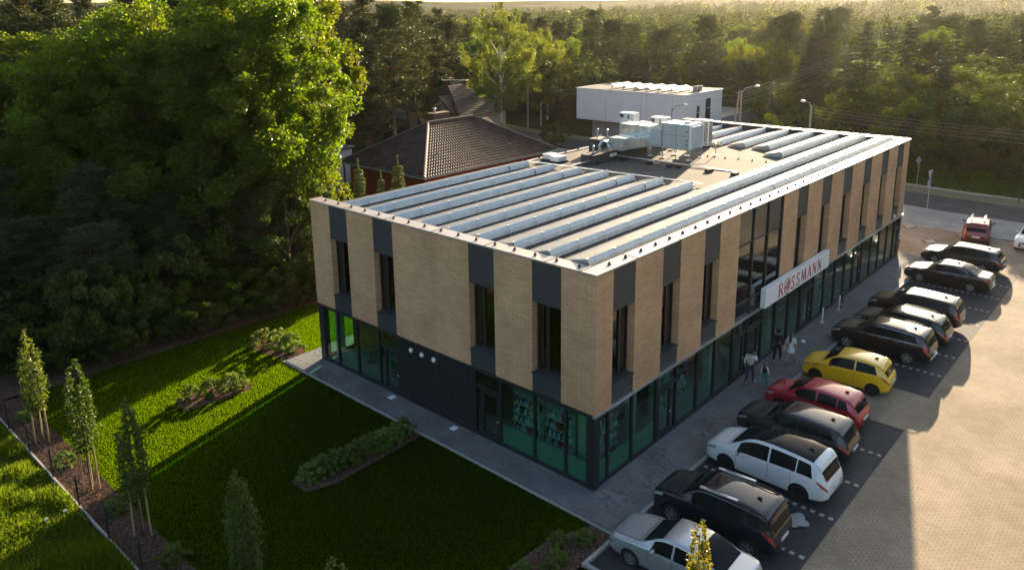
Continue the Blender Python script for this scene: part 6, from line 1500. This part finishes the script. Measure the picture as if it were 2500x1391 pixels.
# the tall broadleaf wall at the back left
KEY = [
 ('b', 6.3, 31.0, 19.3, 4.8, 'bright green maple nearest the building, its sunlit side over the house roof', 0),
 ('b', 9.5, 35.5, 20.2, 5.6, 'tall maple right behind the bright green maple beside the building', 1),
 ('b', 2.2, 31.5, 17.2, 5.2, 'tall dark maple with lit gaps, second from the building', 0),
 ('b', 2.0, 37.5, 17.4, 5.2, 'maple crown reaching out of the photo above the dark gap', 1),
 ('b', -1.8, 38.2, 16.0, 4.8, 'maple with yellow green top left of the tallest crowns', 1),
 ('b', -2.0, 45.5, 15.8, 4.6, 'yellowish maple top near the left edge, before the pale pine', 0),
 ('b', 9.7, 44.9, 20.7, 6.0, 'tall maple farther back behind the bright green maple', 0),
 ('b', 4.6, 49.8, 17.4, 6.0, 'back row maple behind the dark gap', 1),
 ('p', -6.5, 47.5, 19.5, 3.8, 'tall olive green pine at the left edge of the photo', 0),
 ('p', 1.5, 58.5, 18.8, 4.0, 'tall pine behind the yellowish maple top', 1),
 ('p', -9.0, 37.0, 11.5, 3.4, 'dark blue green pine at the left edge below the olive pine', 2),
 ('p', -4.2, 32.6, 8.6, 3.2, 'small blue green pine standing in the dark above the lawn', 2),
 ('p', -8.2, 31.0, 6.5, 2.8, 'small dark pine left of the lawn end', 2),
 ('p', -1.2, 29.8, 6.8, 2.6, 'small dark pine right of the blue green pine', 2),
 ('p', 2.8, 28.2, 6.6, 2.6, 'small dark pine under the tall dark maple', 2),
 ('b', 4.6, 26.6, 7.6, 2.7, 'small broadleaf tree with one sunlit patch under the maples', 3),
 ('b', 7.2, 27.0, 6.4, 1.7, 'small broadleaf tree right behind the left building corner', 3),
 ('p', 38.3, 57.2, 17.6, 4.4, 'tall pine right beside the bright maple, above the tiled house', 0),
 ('p', 41.0, 65.6, 18.6, 4.5, 'tall dark pine behind the one above the tiled house', 1),
 ('p', 49.0, 67.2, 17.4, 4.5, 'pine with wide flat crown left of the tall birch', 0),
 ('p', 60.2, 74.6, 15.8, 4.5, 'pine behind the cream house, left of the birch', 1),
 ('p', 67.2, 77.6, 15.4, 4.5, 'pine just left of the tall birch', 0),
 ('p', 31.2, 53.0, 12.4, 4.2, 'lower bushy pine between the maple and the cream house', 2),
 ('p', 26.5, 55.5, 14.2, 4.0, 'bushy pine directly right of the bright maple', 2),
 ('p', 57.0, 76.2, 14.6, 4.0, 'pine standing over the cream house roof', 1),
 ('p', 43.5, 56.5, 7.2, 2.4, 'young pale pine in front of the cream house', 2),
 ('w', 56.8, 57.0, 18.3, 5.0, 'tall pale green weeping birch beside the concrete lamp', 0),
 ('w', 68.4, 59.6, 14.9, 3.4, 'smaller birch right behind the tall weeping birch', 1),
 ('s', 88.5, 66.4, 14.3, 3.4, 'dark spruce above the left end of the white house', 0),
 ('s', 134.7, 96.5, 18.4, 4.0, 'tall spruce breaking the skyline above the white house', 0),
 ('s', 114.2, 73.2, 14.3, 3.8, 'spruce on the skyline right of the tallest spruce', 1),
 ('b', 74.8, 54.3, 9.7, 4.2, 'round tree right behind the white house', 2),
 ('b', 66.2, 54.9, 10.4, 4.0, 'round dark tree left of the white house', 3),
 ('s', 108.7, 63.2, 11.8, 3.8, 'short spruce behind the white house roof', 1),
 ('b', 94.2, 48.3, 9.8, 4.6, 'broad tree between white house and the yellow birches', 3),
 ('s', 82.4, 50.2, 9.9, 3.0, 'small spruce right above the white house roof vents', 0),
 ('w', 95.7, 41.0, 12.7, 3.9, 'left one of the pair of yellow birches', 1),
 ('w', 96.3, 36.4, 12.9, 3.9, 'right one of the pair of yellow birches', 1),
 ('s', 92.1, 28.6, 13.9, 4.4, 'pale feathery larch like spruce right of the yellow birches', 1),
 ('s', 82.4, 18.2, 15.2, 5.2, 'big dark brown spruce behind the far roof corner', 1),
 ('s', 85.6, 14.2, 15.0, 4.8, 'dark spruce right beside the big brown spruce', 0),
 ('s', 140.9, 41.2, 15.0, 3.8, 'dark column like spruce standing clear in the distance', 0),
 ('b', 87.0, 23.5, 8.2, 4.2, 'dark round tree left of the big brown spruce', 2),
 ('b', 84.2, 28.7, 7.3, 4.0, 'round tree under the overhead wires', 3),
 ('s', 105.1, 13.2, 13.9, 4.8, 'hazy spruce right of the dark pair', 1),
 ('s', 113.9, 10.2, 15.8, 5.2, 'hazy tall spruce near the upper right corner', 1),
 ('s', 108.5, 5.4, 16.9, 5.2, 'hazy blue green spruce at the right edge', 0),
 ('b', 83.5, 8.7, 8.1, 4.2, 'golden lit tree beyond the road at the right', 3),
 ('b', 97.9, 8.2, 10.8, 4.8, 'tall hazy broadleaf tree beyond the road', 2),
 ('b', 93.8, 3.0, 9.7, 4.8, 'hazy broadleaf tree at the right edge beyond the road', 2),
 ('h', 69.4, 4.6, 8.2, 4.6, 'big lit shrub beyond the road sign', 0),
 ('h', 66.1, 8.3, 7.6, 3.6, 'shrub beyond the road, behind the diamond sign', 1),
 ('h', 67.0, -0.4, 6.8, 4.2, 'tall shrub beyond the road above the maroon car', 0),
 ('h', 64.4, -3.6, 4.6, 2.8, 'low bright shrub beyond the road at the right edge', 1),
 ('h', 66.1, 22.4, 4.7, 3.0, 'bright green bush beside the double legged lamp', 1),
 ('h', 70.4, 20.2, 5.6, 3.4, 'large round bush between the two concrete lamps', 0),
 ('h', 69.9, 14.3, 8.4, 4.0, 'large bush right of the single concrete lamp', 0),
 ('b', 80.0, 6.5, 10.5, 4.2, 'broadleaf tree beyond the road, over the big lit shrub', 3),
 ('b', 79.0, 12.8, 10.2, 4.0, 'broadleaf tree beyond the road, right of the big brown spruce', 2),
 ('s', 84.5, 9.8, 12.0, 3.6, 'spruce beyond the road between two broadleaf trees', 0),
 ('s', 78.0, 8.6, 12.6, 4.8, 'broad dark spruce straight beyond the road at the right', 1),
 ('b', 76.0, 2.2, 10.2, 4.4, 'broadleaf tree at the right edge behind the tall shrub', 3),
 ('h', 74.0, 10.4, 9.6, 4.4, 'large dark bush under the big brown spruce', 0),
 ('h', 59.0, 27.2, 3.4, 2.2, 'lit bush peeking over the far roof edge by the white house', 1),
 ('h', 55.4, 46.4, 3.0, 2.0, 'dark thorny bush at the left foot of the white house', 0),
 ('h', 47.4, 45.6, 2.6, 1.3, 'small conical green bush right of the tiled roof', 1),
 ('h', 49.4, 49.8, 3.4, 1.6, 'pale upright bush behind the tiled roof ridge', 1),
]
for (kd, x, y, h, r, lb, vv) in KEY: tree(kd, x, y, h, r, lb, None, vv)
for (x, y, h, r, lb) in ((9.9, 26.2, 7.6, 1.35, 'young spruce in front of the red house wall, left one of three'), (11.7, 26.2, 6.5, 1.1, 'young spruce in front of the red house wall, smallest of three'), (13.2, 26.2, 7.3, 1.5, 'young spruce with long bare leader near the roof eave')):
    if 'firs' not in TV: TV['firs'] = [spruce('young_spruce', 7, 1.5, .3, M['firlight'], .17, 110, .12, .10, .20)]; DIM['firs'] = [(7, 1.5)]; NAMES['firs'] = 'young_spruce'
    tree('firs', x, y, h, r, lb, 'young spruces by the tiled house', 0)
UG = [(rng.uniform(-14, 16), rng.uniform(25.8, 44)) for _ in range(50)]
for (x, y, h) in ((4.9, 29.0, 3.2), (8.5, 29.6, 2.8), (11.0, 30.2, 2.4), (13.5, 29.8, 2.2), (6.8, 32.5, 3.4), (10.2, 33.0, 2.6), (2.6, 27.0, 2.6), (15.5, 31.5, 2.0), (-9.5, 26.8, 3.0), (-7.2, 26.2, 2.4), (-5.0, 26.6, 3.2), (-3.0, 26.0, 2.6), (-1.0, 26.4, 3.0), (0.8, 25.9, 2.4), (3.6, 25.8, 2.4), (5.2, 25.6, 2.0)): tree('h', x, y, h, 2.2, 'low dark bush in the shade below the maples', 'undergrowth below the maples')
for i, (x, y) in enumerate(UG):
    if x > 6.5 and y < 38: continue
    tree('h' if i % 3 else 'p', x, y, rng.uniform(3.5, 6.5), rng.uniform(2.4, 3.4), ['bushy dark young pine in the undergrowth below the maples', 'dark leafy undergrowth bush below the maples', 'dark leafy undergrowth bush below the maples'][i % 3], 'undergrowth below the maples', 2 if i % 3 == 0 else None)
# forest filling
def blocked(x, y):
    if y < 27 and x < 15: return True
    if -2 < y < 60 and 14 < x < 20: return y < 50
    if 18 < x < 52 and y < 58: return True
    if 44 < x < 78 and y < 62: return True
    if y < 66+ (x-52)*.2 and 44 < x < 64: return True
    xr = 53.5+(y-24)*.16 if y > 24 else 53
    if xr-4 < x < xr+9 and y < 120: return True
    if x < 76 and y < 30: return True
    if 70 < x < 86 and 30 < y < 44: return True
    return False
placed = [(k[1], k[2]) for k in KEY]; cnt = 0; tries = 0
LB = {'b': 'broadleaf tree in the mixed forest behind the houses', 'w': 'pale birch in the mixed forest behind the houses', 'p': 'pine in the mixed forest behind the houses', 's': 'dark spruce in the mixed forest behind the houses'}
while cnt < 430 and tries < 40000:
    tries += 1
    az = R(rng.uniform(6, 78)); d = math.sqrt(rng.uniform(62**2, 215**2)); x = CAM.x+d*math.cos(az); y = CAM.y+d*math.sin(az)
    if blocked(x, y): continue
    if any((x-a)**2+(y-b)**2 < (4.6+d*.008)**2 for a, b in placed): continue
    placed.append((x, y)); cnt += 1
    u = rng.random(); azd = math.degrees(az)
    kd = ('p' if u < .62 else 's' if u < .75 else 'b' if u < .98 else 'w') if azd > 38 else ('p' if u < .30 else 's' if u < .62 else 'b' if u < .96 else 'w')
    h = rng.uniform(9.5, 16.8) if kd != 'b' else rng.uniform(8.0, 13.5)
    if azd < 30 and d < 125: h *= .85
    if azd > 55: h += 2.5
    if azd > 45 and kd == 'p': h += rng.uniform(0, 3)
    tree(kd, x, y, h, rng.uniform(3.4, 5.4) if kd != 's' else rng.uniform(2.8, 4.2), LB[kd], 'trees of the mixed forest')
# the wood farther off, one mass
def far_wood():
    n = 5200; az = R(1)*rng.uniform(4, 80, n); d = np.sqrt(rng.uniform(205**2, 1050**2, n)); d[:1900] = np.sqrt(rng.uniform(200**2, 480**2, 1900))
    X = CAM.x+d*np.cos(az); Y = CAM.y+d*np.sin(az)
    V = []; MI = []
    q = 110
    hh = rng.uniform(8.5, 15.5, n); rr = rng.uniform(2.8, 4.6, n)*(1+d/2500); con = rng.random(n) < .4
    zb_ = np.clip((d-260)/900, 0, 1)*9*(1+np.sin(az*9+d/170)+.6*np.sin(az*23+d/90))-.5
    u = sph(n*q).reshape(n, q, 3)
    zz = (u[:, :, 2]*.5+.5)
    prof = np.where(con[:, None], (1-zz)**.8*1.15, 1.0)
    C = np.stack([X[:, None]+u[:, :, 0]*rr[:, None]*prof, Y[:, None]+u[:, :, 1]*rr[:, None]*prof, hh[:, None]*(.12+.88*zz)+zb_[:, None]], -1).reshape(-1, 3)
    sz = np.repeat(np.where(con, .62, .75)*(1+d/900), q)
    nn = len(C); dr = rng.normal(size=(nn, 3)); dr /= np.linalg.norm(dr, axis=1, keepdims=True); a = rng.normal(size=(nn, 3)); s = np.cross(a, dr); s /= np.linalg.norm(s, axis=1, keepdims=True)
    Ls = sz[:, None]
    v = np.stack([C-dr*Ls*.6, C+s*Ls*.4, C+dr*Ls*.6, C-s*Ls*.4], 1).reshape(-1, 3)
    mi = np.repeat(np.where(con, 1, np.where(rng.random(n) < .05, 2, 0)), q)
    me = np_mesh('distant_forest', v, np.arange(4*nn).reshape(nn, 4), [M['farleaf'], M['farneedle'], M['birchleaf']], mi)
    o = bpy.data.objects.new('distant_forest', me); COL.objects.link(o); tag(o, 'hazy mass of mixed woodland stretching to the hills', 'forest', kind='stuff')
far_wood()
# unseen wood added away from the view to darken reflections and low sky light
def unseen_wood():
    V = []; n = 460; a = rng.uniform(R(95), R(354), n); d = rng.uniform(66, 84, n)
    X = 8+d*np.cos(a); Y = 4+d*np.sin(a); hh = rng.uniform(8, 13, n)+np.where(a > R(285), 7, 0); rr = rng.uniform(2.6, 4.2, n); q = 110
    keep = ~((np.abs(np.degrees(np.arctan2(Y-CAM.y, X-CAM.x))-42) < 40)); X, Y, hh, rr = X[keep], Y[keep], hh[keep], rr[keep]; n = len(X)
    u = sph(n*q).reshape(n, q, 3); zz = u[:, :, 2]*.5+.5
    C = np.stack([X[:, None]+u[:, :, 0]*rr[:, None], Y[:, None]+u[:, :, 1]*rr[:, None], hh[:, None]*(.03+.97*zz)], -1).reshape(-1, 3)
    v, f = leaf_quads(C, 1.25, .35, .8)
    o = bpy.data.objects.new('surrounding_forest', np_mesh('surrounding_forest', v, f, [M['leaf2']])); COL.objects.link(o); tag(o, 'unseen woodland added round the car park to darken reflections', 'forest', kind='stuff')
unseen_wood()
# ---------------- garden shrubs
SH = [broadleaf('bed_shrub', 1.05, .6, -.25, 60, 70, .085, M['shrub'], tr=.012), broadleaf('bed_shrub', 1.15, .58, -.25, 60, 70, .085, M['shrub'], tr=.012, lump=.3)]
HD = [broadleaf('edge_shrub', 1.3, .8, .02, 26, 80, .13, M['leaf2'], tr=.03)]
def shrub(x, y, s, sz, label, group, data=None):
    d = (data or SH)[rng.integers(0, len(data or SH))]
    t = thing('garden_shrub', label, 'shrub', (x, y, 0.01), rng.random()*6.28, group); t.scale = (s, s, sz)
    inst('stem', d[1], t); inst('foliage', d[0], t)
for (x, y, s, lb) in ((-6.25, 17.65, .95, 'sunlit shrub in the middle lawn bed, leftmost of three'), (-5.35, 17.45, 1.05, 'sunlit shrub in the middle lawn bed, central of three'), (-4.35, 17.2, 1.15, 'sunlit shrub in the middle lawn bed, nearest the building')): shrub(x, y, s*.85, s*.72, lb, 'shrubs of the middle lawn bed')
for (x, y, s, lb) in ((-1.05, 20.4, 1.15, 'bright yellow green shrub by the path corner, farthest back'), (-0.75, 19.55, 1.2, 'bright yellow green shrub by the path corner, middle one'), (-0.35, 18.85, 1.15, 'bright yellow green shrub by the path corner, nearest the paving')): shrub(x, y, s*.95, s*.8, lb, 'shrubs by the path corner')
for i in range(9): shrub(-6.1+i*.52, 8.45-.05*i+rng.normal(0, .06), .85+.12*rng.random(), .7, 'shaded shrub in the long row bed on the dark lawn', 'shrubs of the long shaded bed')
for (x, y, s) in ((-8.8, 24.7, 1.0), (-6.9, 24.4, 1.2), (-6.0, 24.3, 1.25), (-4.2, 24.3, .7), (-3.2, 24.3, .6), (-2.3, 24.2, 1.15), (-1.3, 24.3, 1.2), (0.0, 24.1, .6), (1.0, 24.0, .6), (2.1, 23.9, 1.1), (3.2, 24.0, 1.2), (4.6, 24.0, .8), (6.0, 24.2, .9), (-10.2, 25.2, 1.1)):
    shrub(x, y, s, s, 'dark shrub along the forest edge of the lawn', 'shrubs along the forest edge', HD)
for (x, y, s, lb) in ((-11.8, 16.4, .75, 'low bright ground shrub between the two staked trees'), (-11.7, 21.4, .7, 'low shrub left of the first staked tree'), (-11.7, 12.0, .75, 'dark low shrub right of the second staked tree'), (-11.5, 8.0, .8, 'dark low shrub beside the third staked tree')): shrub(x, y, s, s*.7, lb, 'low shrubs in the fence strip')
for i in range(6): shrub(-5.4+i*.62, -1.1+.35*math.sin(i*2.0), .6, .5, 'low dark plant in the mulch corner by the silver sedan', 'low plants in the mulch corner')
# ---------------- staked young trees
def young(name, Ht, mat='young'):
    n = 2600; z = 1.5+(Ht-1.5)*rng.random(n)**.9; f = (z-1.5)/(Ht-1.5)
    st = rng.integers(0, 7, n); a = st*6.28/7+.4; topz = 1.5+(Ht-1.5)*(.62+.38*((st*37) % 7)/6)
    keep = z < topz; z, f, st, a, topz = z[keep], f[keep], st[keep], a[keep], topz[keep]
    rs = .34*np.sin(np.pi*np.clip(f*.85+.12, 0, 1))**.8
    x = rs*np.cos(a)+rng.normal(0, .085, len(z))*(1.15-f*.7); y = rs*np.sin(a)+rng.normal(0, .085, len(z))*(1.15-f*.7)
    v, fc = leaf_quads(np.stack([x, y, z], 1), .115, .3, .62)
    mb = MB(); mb.tube([(0, 0, 0), (.02, 0, 1.5), (0, .01, Ht*.93)], [.035, .028, .008], 7)
    for k2 in range(7):
        aa = k2*6.28/7+.4; tz = 1.5+(Ht-1.5)*(.62+.38*((k2*37) % 7)/6)
        mb.tube([(0, 0, 1.45), (.3*math.cos(aa), .3*math.sin(aa), 1.45+(tz-1.45)*.45), (.12*math.cos(aa), .12*math.sin(aa), tz-.05)], [.016, .012, .004], 4)
    return np_mesh(name, v, fc, [M[mat]]), mb.mesh(name+'_trunk', M['bark'], True)
YV = [young('young_crown', 5.2), young('young_crown', 5.0), young('yellow_crown', 5.2, 'youngyellow')]
stk = MB(); stk.cyl((0, 0, 0), (.0, 0, 1.75), .035, 8); stkm = stk.mesh('stake', M['wood'])
for i, (x, y, h, lb) in enumerate(((-11.85, 18.87, 4.9, 'slim young columnar tree with stakes, farthest along the fence'), (-11.75, 13.96, 5.3, 'slim young columnar tree with stakes, on the sunny lawn edge'), (-11.6, 10.0, 5.0, 'slim young columnar tree at the lawn shadow corner'), (-11.2, 3.7, 5.1, 'slim young columnar tree with two tips against the dark lawn'), (-11.4, -1.0, 4.8, 'young tree of which only the tip shows at the bottom edge'), (-5.6, -7.0, 5.5, 'young tree with yellow leaves in front of the silver sedan'))):
    t = thing('young_tree', lb, 'young tree', (x, y, 0.012), rng.random()*6.28, 'young columnar trees'); s = h/5.2; t.scale = (1.05, 1.05, s) if i != 5 else (.8, .8, s)
    q = 2 if i == 5 else i % 2; inst('trunk', YV[q][1], t); inst('crown', YV[q][0], t)
    if i in (0, 1, 2, 3, 4):
        for (dx, dy, rt) in ((-.22, .12, 0), (.10, .22, 0), (.18, -.25, 0)):
            o = inst('tree_stake', stkm, None, (x+dx, y+dy, 0.012), 0); o.rotation_euler = (dy*.06, -dx*.06, 0)
            tag(o, 'wooden stake around '+['the farthest young tree along the fence', 'the young tree on the sunny lawn edge', 'the young tree at the lawn shadow corner', 'the young tree with two tips', 'the bottom edge young tree'][i], 'stake', ['stakes of the farthest young tree', 'stakes of the sunny young tree', 'stakes of the shadow corner tree', 'stakes of the two tipped tree', 'stakes of the bottom edge tree'][i])
# ---------------- grass
def blades(P, hmin, hmax, wd, lean, mat, name, clump=None):
    n = len(P); a = rng.random(n)*6.28; h = rng.uniform(hmin, hmax, n)
    if clump is not None: h *= clump
    ca, sa = np.cos(a), np.sin(a); b = rng.random(n)*6.28; ln_ = lean*h*rng.random(n)
    w_ = wd*(.6+.8*rng.random(n))
    v = np.stack([np.stack([P[:, 0]-ca*w_, P[:, 1]-sa*w_, np.zeros(n)], 1), np.stack([P[:, 0]+ca*w_, P[:, 1]+sa*w_, np.zeros(n)], 1), np.stack([P[:, 0]+np.cos(b)*ln_, P[:, 1]+np.sin(b)*ln_, h], 1)], 1).reshape(-1, 3)
    o = bpy.data.objects.new(name, np_mesh(name, v, np.arange(3*n).reshape(n, 3), [mat])); COL.objects.link(o); return o
def inside(P, poly):
    x, y = P[:, 0], P[:, 1]; c = np.zeros(len(P), bool); j = len(poly)-1
    for i in range(len(poly)):
        xi, yi = poly[i]; xj, yj = poly[j]
        c ^= ((yi > y) != (yj > y)) & (x < (xj-xi)*(y-yi)/(yj-yi+1e-12)+xi); j = i
    return c
def noise2(P, s, seed):
    r_ = np.random.default_rng(seed); out = np.zeros(len(P))
    for k2 in range(7):
        a = r_.random()*6.28; fq = s*(.6+1.4*r_.random()); out += np.sin((P[:, 0]*math.cos(a)+P[:, 1]*math.sin(a))*fq+r_.random()*6.28)
    return out/7
n = 800000
P = np.stack([rng.uniform(-11.25, 13, n), rng.uniform(-4, 24.0, n)], 1)
ok = inside(P, [(-11.25, -4), (-1.42, -4), (-1.42, 17.95), (13, 17.95), (13, 23.3), (-11.25, 24.15)])
for bed in ([(-5.6, -1.84), (-1.42, -1.84), (-1.42, -0.9), (-3.0, -0.3), (-4.8, -0.2), (-6.4, -1.2)], [(-6.9, 16.9), (-3.9, 16.5), (-3.6, 17.2), (-4.2, 18.1), (-6.7, 18.3)], [(-1.7, 20.9), (-0.2, 21.0), (0.3, 18.6), (-0.2, 17.95), (-1.2, 18.0)], [(-6.7, 8.9), (-6.7, 7.9), (-5.6, 7.5), (-1.42, 7.6), (-1.42, 8.9)], [(-8, -4), (-1, -4), (-1, -1.84), (-8, -1.84)]): ok &= ~inside(P, bed)
P = P[ok]
o = blades(P, .036, .082, .008, .7, M['grass'], 'lawn_grass', 1+.2*noise2(P, 1.6, 3)); tag(o, 'short mown lawn grass', 'grass', kind='stuff')
n = 230000; P = np.stack([rng.uniform(-20, -12.55, n), rng.uniform(3, 30, n)], 1)
nz = noise2(P, 1.1, 8); nz = np.maximum(nz, -.25)
o = blades(P, .10, .38, .022, .8, M['weed'], 'weeds', np.clip(.75+1.3*nz+.9*noise2(P, 3.4, 21), .25, 2.2)); tag(o, 'tall rough weeds beyond the wire fence', 'weeds', kind='stuff')
n = 60000; P = np.stack([rng.uniform(59.5, 80, n), rng.uniform(-14, 30, n)], 1); nz = noise2(P, .8, 5)
o = blades(P, .15, .5, .05, .7, M['weed'], 'verge_grass', np.clip(.7+1.2*nz, .3, 1.8)); tag(o, 'rough grass beyond the road', 'grass', kind='stuff')
n = 9000; P = np.stack([rng.uniform(-12.4, -11.2, n), rng.uniform(-3, 24, n)], 1); C3 = np.concatenate([P, rng.uniform(.02, .05, (n, 1))], 1)
v, f = leaf_quads(C3, .07, 2.0, .5); o = bpy.data.objects.new('bark_chips', np_mesh('bark_chips', v, f, [M['mulch']])); COL.objects.link(o); tag(o, 'loose bark chips in the planting strip', 'bark mulch', kind='stuff')

# ------------------------------------------------------------------ haze
def haze():
    mb = MB(); mb.box(-300, -500, -1.5, 2300, 2300, 80)
    m, nt, nd, lk = newmat('haze_air'); out = nd.new('ShaderNodeOutputMaterial'); v = nd.new('ShaderNodeVolumePrincipled')
    v.inputs['Color'].default_value = (0.92, 0.89, 0.83, 1); v.inputs['Density'].default_value = 0.00004; v.inputs['Anisotropy'].default_value = 0.68
    lk.new(v.outputs[0], out.inputs['Volume'])
    o = mb.build('haze', m); tag(o, kind='stuff')
haze()
